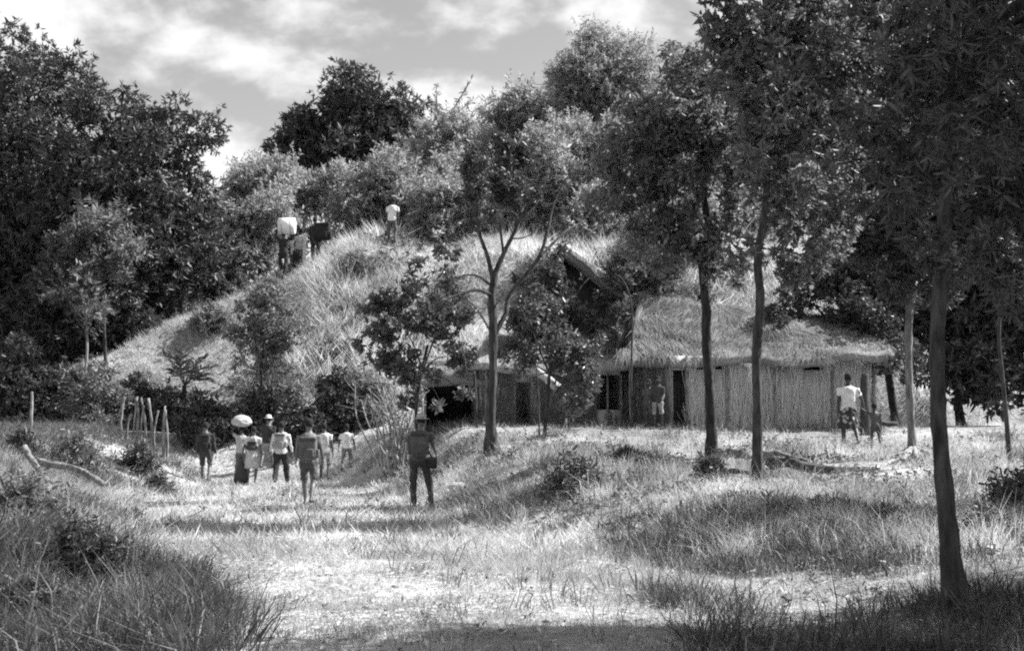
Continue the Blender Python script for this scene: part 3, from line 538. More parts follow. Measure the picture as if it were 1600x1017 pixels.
# middle shrubs
L_BROAD = leafmat('broad_leaf', 0.04, 0.16, 0.3, 0.4, 0.5)
mid = [('spreading_shrub', 'rounded open shrub at the foot of the grassy slope', (420, 45), [(415, 485, 46, 45), (375, 520, 30, 45), (455, 520, 34, 45), (415, 550, 44, 45), (395, 470, 26, 45), (440, 475, 28, 45)], L_MID, 1300, 0.2, .09),
       ('spreading_shrub', 'broad-leaved dark bush left of the open branching tree', (660, 34), [(650, 440, 36, 34), (700, 415, 28, 34), (615, 490, 46, 34), (690, 500, 50, 34), (595, 550, 38, 34), (655, 575, 46, 34), (725, 555, 32, 34), (640, 620, 26, 34.5), (720, 610, 22, 34.5), (690, 632, 18, 35)], L_BROAD, 950, 0.24, .11),
       ('spreading_shrub', 'broad-leaved dark bush right of the open branching tree', (850, 34), [(830, 490, 40, 34), (870, 550, 44, 34), (800, 555, 34, 34), (920, 565, 36, 34), (905, 610, 40, 34), (835, 590, 22, 34)], L_BROAD, 850, 0.22, .1),
       ('spreading_shrub', 'leafy creeper bush climbing the dark gable of the tall hut', (850, 38.5), [(872, 400, 26, 38.5), (852, 430, 30, 38.5), (868, 470, 34, 38.5), (890, 440, 24, 38.5), (835, 470, 34, 38.5), (845, 520, 40, 38.5), (900, 500, 34, 38.8), (935, 520, 34, 38.8), (955, 460, 26, 38.8), (820, 440, 24, 38.5), (972, 440, 18, 40.4), (935, 452, 14, 40.4)], L_BROAD, 1700, 0.22, .1),
       ('feathery_bush', 'fine-leaved feathery bush between the tall gable and the long thatched roof', (985, 39.6), [(1000, 425, 44, 39), (1045, 400, 36, 39), (990, 480, 30, 38.5), (1030, 450, 30, 39), (965, 520, 22, 38), (975, 410, 26, 39)], L_MID, 2400, 0.16, .04)]
for nm_, lab, base, bl, m, n, L, W in mid:
    tree(nm_, lab, base, bl, m, B_MID, tr=(0.05, 0.035), sub=80, n=n, k=6, L=L * .85, W=W * .85, droop=0.4, rs=(0.14, 0.28), shell=0.35, cfrac=.08, kind='spray' if nm_ == 'feathery_bush' else 'broad', fine=.85, dense=1.0, cat='shrub', group='shrubs around the huts', part='foliage', nl=8)
# hedge of dark undergrowth
hd = [(20, 590, 55, 'below the mango at the far left edge'), (95, 600, 45, 'second from the left edge under the mango'), (150, 585, 45, 'behind the pale young tree'), (205, 590, 40, 'behind the wooden palings'), (262, 600, 38, 'beside the small palm'), (320, 605, 40, 'right of the small palm'),
      (375, 612, 38, 'behind the white bundle'), (425, 610, 38, 'under the rounded open shrub'), (475, 605, 38, 'right of the rounded open shrub'), (525, 600, 36, 'behind the child in white'), (565, 610, 34, 'beside the bare twiggy shrub')]
for j, (px, py, rr, w) in enumerate(hd):
    Y = 45.2 + 0.7 * math.sin(j * 2.1); py = py + (-22, 14, 18, 30, 44, 38, 48, 30, 40, 10, 14)[j]; rr = rr * .85; kd = ('rosette', 'spray', 'broad')[j % 3]
    tree('undergrowth_bush', 'dark low bush in the hedge ' + w, (px, Y), [(px, py, rr, Y), (px + rr * .7, py + 18, rr * .7, Y), (px - rr * .6, py + 22, rr * .7, Y - .3), (px, py + 38, rr * .8, Y - .3)], (L_DARK, L_DARK, L_MID, L_DARK)[j % 4], B_DARK, tr=(0.05, 0.03), sub=60, n=1200, k=6, L=0.2, W=0.075, kind=kd,
         skirt=True, droop=0.2, rs=(0.22, 0.42), shell=0.55, cat='bush', group='dark hedge below the mound', part='foliage', nl=4)
tree('young_tree', 'pale-stemmed young tree in front of the left mango', (128, 46), [(120, 440, 22, 46), (100, 462, 16, 46), (150, 470, 18, 46), (135, 492, 14, 46), (160, 500, 9, 46)], L_MID, B_PALE, tr=(0.05, 0.03), sub=34, n=110, k=7, L=0.24, W=0.08, shell=0.3, nl=5, kind='spray', rs=(.3, .6))
tree('young_tree', 'sapling thicket against the dark mango crown', (165, 47.5), [(150, 365, 34, 47), (178, 400, 28, 47), (128, 348, 16, 47), (200, 380, 14, 47)], L_SLEND, B_MID, tr=(0.06, 0.04), sub=40, n=260, k=7, L=0.26, W=0.09, shell=0.4, nl=4, kind='spray')
# small palm
pb = gp(288, 45.6); pb[2] = pb[2] + .95; pal = empty('palm_plant', [pb[0], pb[1], tz(pb[0], pb[1])], 'small dark spiky palm against the sunlit slope', 'palm')
V, G = tube(catmull([[pb[0], pb[1], tz(pb[0], pb[1]) - .1], pb], 6), [.09, .08, .08, .08, .08, .07], 7, rough=.1); obj('stem', V, G, B_DARK, pal, True)
for j in range(17):
    a = j * 2.399; el = 0.4 + 1.05 * ((j * 7) % 17) / 17.0; d = np.array([math.cos(a) * math.cos(el), math.sin(a) * math.cos(el), math.sin(el)]); ln = rng.uniform(.9, 1.3)
    P = catmull([pb, pb + d * ln * .55, pb + d * ln - np.array([0, 0, .22 * math.cos(el)])], 12); mb = MB().add(*tube(P, np.linspace(.018, .005, 12), 4))
    t = P[3:]; tang = unit(np.gradient(P, axis=0))[3:]; s = unit(np.cross(tang, [0, 0, 1.0]))
    for sg in (1, -1): mb.add(*leaf_quads(t, tang * 0.8 + s * sg - np.array([0, 0, .1]), 0.32, 0.08))
    mb.build('frond', L_DARK, pal)
# ------------------------------------------------------------------ huts
M_REED = straw('reed_wall', 0.36, 0.62); M_REEDD = straw('old_and_shaded_reed', 0.14, 0.30)
M_THATCH = straw('thatch_straw', 0.09, 0.38, (1.2, 0.35, 0.65, 0.6, 1.1)); M_OLD = straw('old_thatch', 0.14, 0.45)
M_WALLB = solid('mud_wall', 0.42, 0.95, 0.25, 2.5, 0.6, 20); M_DARKW = solid('dark_wood_and_shade', 0.05, 0.8, 0.4, 9, 0.4, 30); M_POLE = bark('pole_wood', 0.2)  # the dark wood also paints shade onto the tall gable wall
def reed_wall(root, A, B, z0, z1, gaps, m, th=0.12, dens=46, name='wall'):
    """wall from A to B (x,y) with rectangular openings gaps=[(s0,s1,z0,z1)], clad in upright reeds"""
    A = np.array(A, float); B = np.array(B, float); ln = np.linalg.norm(B - A); u = (B - A) / ln; nrm = np.array([u[1], -u[0]])
    cuts = sorted({0.0, ln, *[g[0] for g in gaps], *[g[1] for g in gaps]}); mb = MB()
    for s0, s1 in zip(cuts[:-1], cuts[1:]):
        zs = [(z0, z1)]
        for g in gaps:
            if g[0] < (s0 + s1) / 2 < g[1]: zs = [(z0, g[2]), (g[3], z1)]
        for a, b in zs:
            if b - a < 0.02: continue
            q = [A + u * s0, A + u * s1]; q += [q[1] - nrm * th, q[0] - nrm * th]
            V = np.array([[*p, a] for p in q] + [[*p, b] for p in q]); mb.add(V, np.array([[0, 1, 5, 4], [1, 2, 6, 5], [2, 3, 7, 6], [3, 0, 4, 7], [4, 5, 6, 7], [3, 2, 1, 0]]))
    w = mb.build(name, M_WALLB, root)
    n = int(ln * dens * 5); s = rng.random(n) * ln; h0 = z0 + rng.random(n) ** 2 * (z1 - z0) * 0.8; h1 = np.minimum(h0 + rng.uniform(0.4, 1.3, n), z1 - 0.02); ok = np.ones(n, bool)
    for g in gaps: ok &= ~((s > g[0] - .01) & (s < g[1] + .01) & (h1 > g[2]) & (h0 < g[3]))
    s, h0, h1 = s[ok], h0[ok], h1[ok]; n = len(s); off = 0.012 + 0.03 * rng.random(n); tl = rng.normal(size=n) * 0.13
    P0 = A + u * s[:, None] + nrm * off[:, None]; P1 = P0 + u * tl[:, None] + nrm * (rng.random(n) * .03)[:, None]; wv = u * 0.0075
    V = np.stack([np.column_stack([P0 - wv, h0]), np.column_stack([P0 + wv, h0]), np.column_stack([P1 + wv * .6, h1]), np.column_stack([P1 - wv * .6, h1])], 1).reshape(-1, 3)
    r = obj('reeds', V, np.arange(4 * n).reshape(n, 4), m, w); r['kind'] = 'stuff'
    return w
def straw_bundle(ns, L=0.85, W=0.34):
    """bundle along +X (down the slope), +Y across, +Z off the roof"""
    x0 = rng.uniform(-.1, .3, ns) * L; y0 = rng.normal(size=ns) * W * .32; z0 = rng.random(ns) * .03 + .01; ln = L * rng.uniform(.6, 1.05, ns); dy = rng.normal(size=ns) * .1 + (y0 * .25); z1 = z0 + rng.uniform(-.04, .07, ns)
    a = np.stack([x0, y0 - .011, z0], 1); b = np.stack([x0, y0 + .011, z0], 1); c = np.stack([x0 + ln, y0 + dy, z1], 1)
    return raw_mesh('thatch_bundle', np.stack([a, b, c], 1).reshape(-1, 3), np.arange(3 * ns).reshape(ns, 3))
BUN = {}
def bundles(m):
    if m.name not in BUN:
        BUN[m.name] = [straw_bundle(50, rng.uniform(.5, .8), rng.uniform(.25, .45)) for _ in range(8)]
        for me in BUN[m.name]: me.materials.append(m)
    return BUN[m.name]
def thatch(root, e0, e1, r0, r1, m, rows=5, cols=20, th=0.16, loose=2500, skew=0.45):
    """roof slope: eave e0->e1, ridge r0->r1"""
    e0, e1, r0, r1 = [np.array(v, float) for v in (e0, e1, r0, r1)]
    nrm = unit(np.cross(e1 - e0, r0 - e0 + r1 - e1)); nrm = nrm if nrm[2] > 0 else -nrm
    nu, nv = 40, 12; U, W = np.meshgrid(np.linspace(0, 1, nu), np.linspace(0, 1, nv)); U = U.ravel(); W = W.ravel()
    q0 = rng.random() * 50; ew = np.linalg.norm(e1 - e0)
    S = lambda u, v: (e0 + (e1 - e0) * u[:, None]) * (1 - v)[:, None] + (r0 + (r1 - r0) * u[:, None]) * v[:, None] + nrm * ((fbm(u * ew * .8 + q0, v * 2.5, 80) - .5) * .34)[:, None] - np.array([0, 0, 1.0]) * (np.sin(u * math.pi) * v * min(.18, ew * .03))[:, None]
    top = S(U, W) + nrm * ((rng.random(nu * nv) - .5) * .05)[:, None]; bot = S(U, W) - nrm * th
    k = (np.arange(nv - 1)[:, None] * nu + np.arange(nu - 1)).ravel(); q = np.stack([k, k + 1, k + 1 + nu, k + nu], 1); N = nu * nv
    i = np.arange(nu - 1); ed = np.stack([i, i + N, i + 1 + N, i + 1], 1); j = np.arange(nv - 1) * nu; el = np.stack([j, j + nu, j + nu + N, j + N], 1); er = np.stack([j + nu - 1, j + nu - 1 + N, j + 2 * nu - 1 + N, j + 2 * nu - 1], 1)
    slab = obj('roof', np.concatenate([top, bot]), np.concatenate([q, q[:, ::-1] + N, ed, el, er]), m, root)
    dn = unit(e0 - r0); ac = unit(e1 - e0); bl = bundles(m)
    for rr in range(rows):
        for c in range(cols):
            u = (c + .5 + rng.normal() * .25 + .5 * (rr % 2)) / cols; v = min(1.0, (rr + 1.5) / rows + rng.normal() * .03)
            if u > 1.01: continue
            p = S(np.array([u]), np.array([v]))[0] + nrm * .02; an = skew * math.sin(u * 9 + rr * .6) + rng.normal() * .28
            x = unit(dn * math.cos(an) + ac * math.sin(an)); y = np.cross(nrm, x); o = bpy.data.objects.new('thatch_bundle', bl[int(rng.integers(8))]); COL.objects.link(o); o.parent = slab
            M = Matrix.Identity(4); rl = np.array(root.location)
            for a in range(3): M[a][0], M[a][1], M[a][2], M[a][3] = x[a], y[a], nrm[a], p[a] - rl[a]
            o.matrix_local = M
    n = loose; u = rng.random(n); v = rng.random(n) * .98 + .02; p = S(u, v) + nrm * (.03 + .06 * rng.random(n))[:, None]; an = skew * np.sin(u * 9 + v * rows * .6) + rng.normal(size=n) * .35
    d = dn * np.cos(an)[:, None] + ac * np.sin(an)[:, None]; d = d + nrm * (rng.normal(size=n) * .07)[:, None]; ln = rng.uniform(.15, .4, n)[:, None]; w = ac * .008
    V = np.stack([p - w, p + w, p + d * ln], 1).reshape(-1, 3); o = obj('loose_straw', V, np.arange(3 * n).reshape(n, 3), m, slab); o['kind'] = 'stuff'
    return slab
def pole(root, a, b, r, m=None, name='pole'):
    V, G = tube(catmull([a, (np.array(a) + b) / 2 + rng.normal(size=3) * .02, b], 8), np.linspace(r, r * .8, 8), 7, rough=.12); return obj(name, V, G, m or M_POLE, root, True)
# long hut
gz = 1.5; WY = 36.0
lh = empty('long_hut', [6.0, WY, gz], 'long low thatched hut with reed walls and a dark doorway, right of centre', 'hut')
zt = at(1100, 562, WY)[2] + .1; xA, xB, xC = gx(984, 37.4), gx(1046, WY), gx(1368, WY)
sd = lambda px: (gx(px, WY) - xB)
reed_wall(lh, (xA, 37.4), (xB, WY), gz - .2, zt, [], M_REEDD)  # darker reeds paint the deeper shade on this stretch of wall
vz0, vz1 = at(1100, 577, WY)[2], at(1100, 566, WY)[2]
reed_wall(lh, (xB, WY), (xC, WY), gz - .2, zt, [(0.0, sd(1071), gz - .2, at(1060, 578, WY)[2]), (sd(1083), sd(1100), vz0, vz1), (sd(1115), sd(1131), vz0, vz1), (sd(1215), sd(1237), vz0 + .05, vz1), (sd(1253), sd(1288), vz0 - .02, vz1)], M_REED)
reed_wall(lh, (xC, WY), (xC, 40.5), gz - .2, zt, [], M_REED); reed_wall(lh, (xC, 40.5), (xA, 40.5), gz - .2, zt, [], M_REED, dens=6); reed_wall(lh, (xA, 40.5), (xA, 37.4), gz - .2, zt, [], M_REED)
dm = MB()
for j in range(4): dm.add(*box(xB + .03 + j * .1, xB + .12 + j * .1, WY + .25, WY + .29, gz - .1, at(1060, 580, WY)[2]))
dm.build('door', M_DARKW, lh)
for px in (1046, 1073, 1135, 1210, 1300, 1366): pole(lh, [gx(px, WY), WY - .05, gz - .2], [gx(px, WY), WY - .05, zt], .04, name='post')
pole(lh, [gx(988, 36.4), 36.4, gz - .2], [gx(986, 36.4), 36.4, zt - .1], .05, name='post')
ez = at(1100, 560, 35.4)[2]; rzp = at(1100, 470, 38.4)[2]
thatch(lh, [gx(978, 36.0), 36.0, ez - .05], [gx(1400, 35.4), 35.4, ez], [gx(1005, 38.4), 38.4, rzp + .25], [gx(1350, 38.4), 38.4, rzp - .45], M_THATCH, 8, 26, loose=4500)
thatch(lh, [gx(1395, 41.4), 41.4, ez], [gx(985, 41.4), 41.4, ez], [gx(1350, 38.42), 38.42, rzp - .45], [gx(1005, 38.42), 38.42, rzp + .25], M_THATCH, 4, 14, loose=600)
thatch(lh, [gx(978, 36.0) - .02, 41.3, ez], [gx(978, 36.0) - .02, 36.0, ez - .05], [gx(1005, 38.4) - .02, 38.5, rzp + .23], [gx(1005, 38.4) - .02, 38.4, rzp + .23], M_THATCH, 4, 8, loose=600)
thatch(lh, [gx(1400, 35.4) + .02, 35.4, ez], [gx(1400, 35.4) + .02, 41.3, ez], [gx(1350, 38.4) + .02, 38.4, rzp - .47], [gx(1350, 38.4) + .02, 38.5, rzp - .47], M_THATCH, 4, 8, loose=600)
# low hut behind the centre tree
HY = 37.5; hx0, hx1 = gx(742, HY), gx(978, HY); hz = tz(1.0, HY); sh = lambda px: gx(px, HY) - hx0
mh = empty('low_hut', [gx(860, HY), HY, hz], 'low dim reed hut with one dark doorway, half hidden behind the middle trees', 'hut')
ht = at(800, 572, HY)[2]
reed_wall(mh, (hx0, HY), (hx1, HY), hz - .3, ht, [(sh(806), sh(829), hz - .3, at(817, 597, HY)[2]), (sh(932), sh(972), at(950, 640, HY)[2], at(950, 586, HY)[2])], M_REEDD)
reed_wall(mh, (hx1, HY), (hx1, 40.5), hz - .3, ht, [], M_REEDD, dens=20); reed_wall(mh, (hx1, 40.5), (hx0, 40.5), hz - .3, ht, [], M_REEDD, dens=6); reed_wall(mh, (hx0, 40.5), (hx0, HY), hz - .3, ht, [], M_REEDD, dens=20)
pole(mh, [gx(949, HY), HY - .07, hz - .3], [gx(949, HY), HY - .07, ht], .035, name='post'); pole(mh, [gx(760, HY), HY - .07, hz - .3], [gx(760, HY), HY - .07, ht], .05, name='post')
le = at(850, 574, 36.9)[2]; lr = at(850, 520, 39.0)[2]
thatch(mh, [gx(725, 36.9), 36.9, le], [gx(985, 36.9), 36.9, le], [gx(765, 39), 39.0, lr], [gx(950, 39), 39.0, lr], M_OLD, 4, 16, loose=1800)
thatch(mh, [gx(990, 41), 41, le], [gx(725, 41), 41, le], [gx(950, 39.02), 39.02, lr], [gx(765, 39.02), 39.02, lr], M_OLD, 3, 8, loose=300)
bm_ = MB().add(*tube(catmull([at(806, 553, 36.4), at(840, 580, 36.4), at(872, 606, 36.4)], 8), np.linspace(.09, .11, 8), 8, rough=.1)); tag(bm_.build('fallen_beam', bark('pale_beam', .4), smooth=True), 'pale broken beam slanting down from the roof of the low hut', 'beam')
# open shed at left of it
SY = 37.8; s0, s1 = gx(664, SY), gx(748, SY); sz = tz((s0 + s1) / 2, SY)
sh_ = empty('open_shed', [(s0 + s1) / 2, SY, sz], 'dark open-fronted shed under the broad-leaved bush', 'shed'); st = at(700, 590, SY)[2]
for x in (s0, s1): pole(sh_, [x, SY, sz - .2], [x, SY, st], .05, name='post')
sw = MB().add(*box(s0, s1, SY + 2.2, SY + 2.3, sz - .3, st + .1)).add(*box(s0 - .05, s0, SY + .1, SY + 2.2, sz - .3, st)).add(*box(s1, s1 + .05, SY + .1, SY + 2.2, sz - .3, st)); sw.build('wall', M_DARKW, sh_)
thatch(sh_, [s0 - .35, SY - .4, st - .05], [s1 + .3, SY - .4, st - .05], [s0 - .1, SY + 2.4, st + .6], [s1 + .1, SY + 2.4, st + .6], M_OLD, 4, 7, loose=500)
# tall gable hut behind
TY = 41.2; ap = at(880, 384, TY); er_ = at(990, 470, TY); el_ = at(800, 480, TY); tzg = tz(ap[0], TY); bk = np.array([0, 3.4, 0.0])
th_ = empty('tall_hut', [ap[0], TY, tzg], 'tall steep-roofed hut with a black shaded gable and sunlit roof edge', 'hut')
g0 = at(800, 470, TY + .7)[0]; g1 = at(965, 470, TY + .7)[0]; gzm = er_[2]
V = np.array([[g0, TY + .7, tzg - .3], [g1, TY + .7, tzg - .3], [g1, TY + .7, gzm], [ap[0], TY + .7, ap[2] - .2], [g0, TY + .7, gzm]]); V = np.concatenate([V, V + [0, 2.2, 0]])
q = np.array([[i, (i + 1) % 5, (i + 1) % 5 + 5, i + 5] for i in range(5)]); obj('wall', V, [np.array([[4, 3, 2, 1, 0], [5, 6, 7, 8, 9]]), q], M_DARKW, th_)  # the gable's shade is put into this near-black wall colour
thatch(th_, er_, er_ + bk, ap, ap + bk, M_THATCH, 5, 8, th=.22, loose=1500, skew=.1)
thatch(th_, el_ + bk, el_, ap + bk - [.02, 0, 0], ap - [.02, 0, 0], M_OLD, 5, 8, th=.22, loose=1000, skew=.1)
V, G = tube(catmull([ap + [-.05, -.1, .06], (ap + er_) / 2 + [0, -.1, .04], ap + (er_ - ap) * .9 + [0, -.1, .08]], 10), [.08, .06, .1, .05, .08, .12, .06, .09, .05, .04], 8, rough=.3); obj('gable_highlight', V, G, bark('highlight_white', .75), th_, True)  # whitish tube added along the gable, its colour standing in for the sunlit edge
# crooked thin stem at the corner
def stem(name, label, pts, Y, r, m, cat='stem', group=None):
    x = gx(pts[0][0], Y); P = [np.array([x, Y, tz(x, Y) - .1])] + [at(p[0], p[1], Y) for p in pts[1:]]
    V, G = tube(catmull(P, 16), np.linspace(r, r * .6, 16), 7, rough=.1); return tag(obj(name, V, G, m, None, True), label, cat, group)
stem('crooked_pole', 'tall thin crooked pole bent over at its top beside the long hut', [(988, 660), (986, 590), (988, 500), (983, 460), (972, 436), (960, 428)], 35.6, .028, B_MID)
stem('thin_stem', 'thin pale stem standing before the dark open shed', [(661, 668), (660, 630), (657, 600)], 36, .035, B_PALE, group='thin stems before the huts')
stem('thin_stem', 'thin grey stem between the shed and the open branching tree', [(744, 668), (743, 620), (741, 580)], 36, .05, B_MID, group='thin stems before the huts')
stem('thin_stem', 'thin stem right of the dark doorway of the low hut', [(843, 680), (841, 620), (838, 570)], 33, .025, B_MID, group='thin stems before the huts')
stem('thin_stem', 'thin stem standing among the dark bush right of the fallen beam', [(884, 665), (884, 640), (883, 615)], 35.5, .03, B_PALE, group='thin stems before the huts')
# bare twiggy shrub
tw = gp(622, 36); tr_ = empty('twiggy_shrub', tw, 'bare pale twiggy shrub left of the dark shed', 'shrub')
for j in range(22):
    tx = 555 + rng.random() * 110; ty = rng.uniform(598, 645); b0 = tw + [rng.normal() * .25, rng.normal() * .15, -.05]; e = at(tx, ty, 36 + rng.normal() * .5); mdl = b0 * .5 + e * .5 + [rng.normal() * .15, 0, .25]
    P = catmull([b0, mdl, e], 10); mb = MB().add(*tube(P, np.linspace(.028, .008, 10), 5, rough=.1))
    for q in range(3): s = P[rng.integers(4, 9)]; mb.add(*tube(catmull([s, s + [rng.normal() * .15, rng.normal() * .1, .15], s + [rng.normal() * .3, 0, .35]], 5), np.linspace(.012, .004, 5), 4))
    mb.build('twig', B_PALE, tr_, True)
# palings
fb = gp(228, 41.8); fz = empty('paling_fence', fb, 'short row of weathered wooden palings at the left of the track', 'fence')
for j, (px, top, w) in enumerate([(191, 613, 6), (199, 640, 4), (207, 617, 4), (214, 616, 5), (222, 628, 4), (231, 619, 4), (238, 621, 5), (246, 640, 4), (257, 628, 5), (263, 636, 4)]):
    x = gx(px, 41.8); z1 = at(px, top, 41.8)[2]; r = pxm(w, 41.8) * .5; V, G = tube(catmull([[x, 41.8, tz(x, 41.8) - .2], [x + rng.normal() * .05, 41.8, (z1 + tz(x, 41.8)) / 2], [x + rng.normal() * .09, 41.8, z1 - rng.random() * .15]], 9), r * rng.uniform(.6, 1.1, 9), 6, rough=.25)
    obj('paling', V, G, bark('grey_paling', .2), fz, True)
pole(fz, [gx(188, 41.9), 41.93, tz(-11, 41.9) + .45], [gx(266, 41.9), 41.93, tz(-11, 41.9) + .4], .03, name='rail')
stem('fence_post', 'lone thin post in the dark grass at the far left', [(50, 650), (50, 630), (50, 612)], 40, .05, B_PALE, 'post')
# logs, rocks
B_LOG = bark('bark_log', .17)
def log(name, label, a, b, Y0, Y1, r0, r1, m, cat='log', lift=.05):
    A = at(a[0], a[1], Y0); B = at(b[0], b[1], Y1); A[2] = max(A[2], tz(A[0], Y0) + lift); B[2] = max(B[2], tz(B[0], Y1) + lift * .6)
    P = catmull([A, A * .5 + B * .5 + rng.normal(size=3) * .04, B], 12); P = P + np.stack([P[:, 0] * 0, P[:, 0] * 0, (vnoise(np.linspace(0, 5, 12), P[:, 0] * 0 + A[0], 90) - .5) * r0 * 1.4], 1); V, G = tube(P, np.linspace(r0, r1, 12) * rng.uniform(.8, 1.15, 12), 9, rough=.22); return tag(obj(name, V, G, m, None, True), label, cat)
log('fallen_log', 'pale leaning log at the left edge, steeply tilted', (38, 700), (78, 756), 25, 24, .06, .05, B_LOG, lift=.3)
log('fallen_log', 'longer pale log lying along the grass at the left', (58, 722), (160, 752), 25, 24, .06, .05, B_LOG, lift=.12)
log('fallen_log', 'dark log lying behind the two slender trunks', (1190, 715), (1305, 745), 25.5, 24.5, .12, .07, B_MID, lift=.26)
log('fallen_log', 'short pale log between the two slender trunks', (1122, 706), (1172, 714), 26.6, 26.0, .1, .08, B_LOG, lift=.24)
log('fallen_branch', 'crooked pale branch lying across the log right of the second slender trunk', (1185, 712), (1262, 722), 25.2, 25.0, .05, .03, B_LOG, 'branch', lift=.42)
log('fallen_branch', 'thin dark branch on the ground left of the second slender trunk', (1125, 735), (1178, 742), 24.8, 24.5, .05, .03, B_DARK, 'branch', lift=.12)
log('bench_log', 'dark log bench behind the child', (1338, 661), (1402, 661), 34.5, 34.5, .07, .06, M_DARKW, 'bench', .2)
stem('wall_post', 'thick dark post standing just right of the woman', [(1352, 660), (1351, 620), (1351, 584)], 34.2, .14, M_DARKW, 'post')
def rock(label, px, py, Y, s, m):
    bm = bmesh.new(); bmesh.ops.create_icosphere(bm, subdivisions=3, radius=1)
    sd_ = rng.random() * 50
    for v in bm.verts:
        f = 0.75 + 0.5 * float(fbm(v.co.x * 1.3 + sd_, v.co.y * 1.3 + v.co.z * 1.7, 60)); v.co = Vector((v.co.x * s[0], v.co.y * s[1], v.co.z * s[2])) * f
    me = bpy.data.meshes.new('rock'); bm.to_mesh(me); bm.free(); o = link('rock', me, m, None, True); x = gx(px, Y); o.location = (x, Y, tz(x, Y) + s[2] * .35); return tag(o, label, 'rock', 'rocks on the banks')
M_ROCK = solid('pale_rock', .42, .9, .3, 5, .8, 12)
rock('pale boulder on the bank below the open branching tree', 735, 727, 26.5, (.24, .2, .17), M_ROCK); rock('smaller boulder beside the foot of the open branching tree', 716, 708, 28.5, (.2, .2, .12), M_ROCK)
rock('pale stone at the left edge by the leaning log', 35, 733, 24.5, (.22, .2, .16), M_ROCK); rock('pale stone in the dappled light right of the near trunk', 1580, 862, 14, (.12, .1, .06), M_ROCK); rock('smaller pale stone right of the near trunk', 1535, 852, 14.5, (.09, .08, .06), M_ROCK)
# ------------------------------------------------------------------ people
def skinm(v): return solid('skin_%d' % int(v * 100), v, .5, .12, 8, spec=.4)
def cloth(v): return solid('cloth_%d' % int(v * 100), v, .9, .2, 9, .5, 25)
def remesh(mb, vox, smooth=3):
    V, G = mb.get(); me = raw_mesh('tmp', V, G); o = bpy.data.objects.new('tmp', me); COL.objects.link(o)
    r = o.modifiers.new('r', 'REMESH'); r.mode = 'VOXEL'; r.voxel_size = vox
    s = o.modifiers.new('s', 'SMOOTH'); s.factor = .5; s.iterations = smooth
    dg = bpy.context.evaluated_depsgraph_get(); out = bpy.data.meshes.new_from_object(o.evaluated_get(dg)); bpy.data.objects.remove(o); bpy.data.meshes.remove(me); return out
def folds(me, amp=.03, q=0.0):
    n = len(me.vertices); co = np.empty(n * 3, np.float32); no = np.empty(n * 3, np.float32); me.vertices.foreach_get('co', co); me.vertices.foreach_get('normal', no); co = co.reshape(-1, 3); no = no.reshape(-1, 3)
    f = fbm(co[:, 0] * 9 + co[:, 1] * 7 + q, co[:, 2] * 7 + co[:, 0] * 5, 95) - .5 + .6 * (fbm(co[:, 0] * 22 + q, co[:, 2] * 14 - co[:, 1] * 9, 96) - .5); me.vertices.foreach_set('co', (co + no * (f * amp)[:, None]).astype(np.float32).ravel()); return me
def arm_pts(sg, sw, out, be, s):
    S = np.array([sg * .185, 0, 1.42]); d = np.array([sg * math.sin(out), math.sin(sw) * math.cos(out), -math.cos(sw) * math.cos(out)]); E = S + d * .29
    o2 = out * .6; d2 = np.array([sg * math.sin(o2), math.sin(sw + be) * math.cos(o2), -math.cos(sw + be) * math.cos(o2)]); W = E + d2 * .25
    return S * s, E * s, W * s, (W + d2 * .09) * s
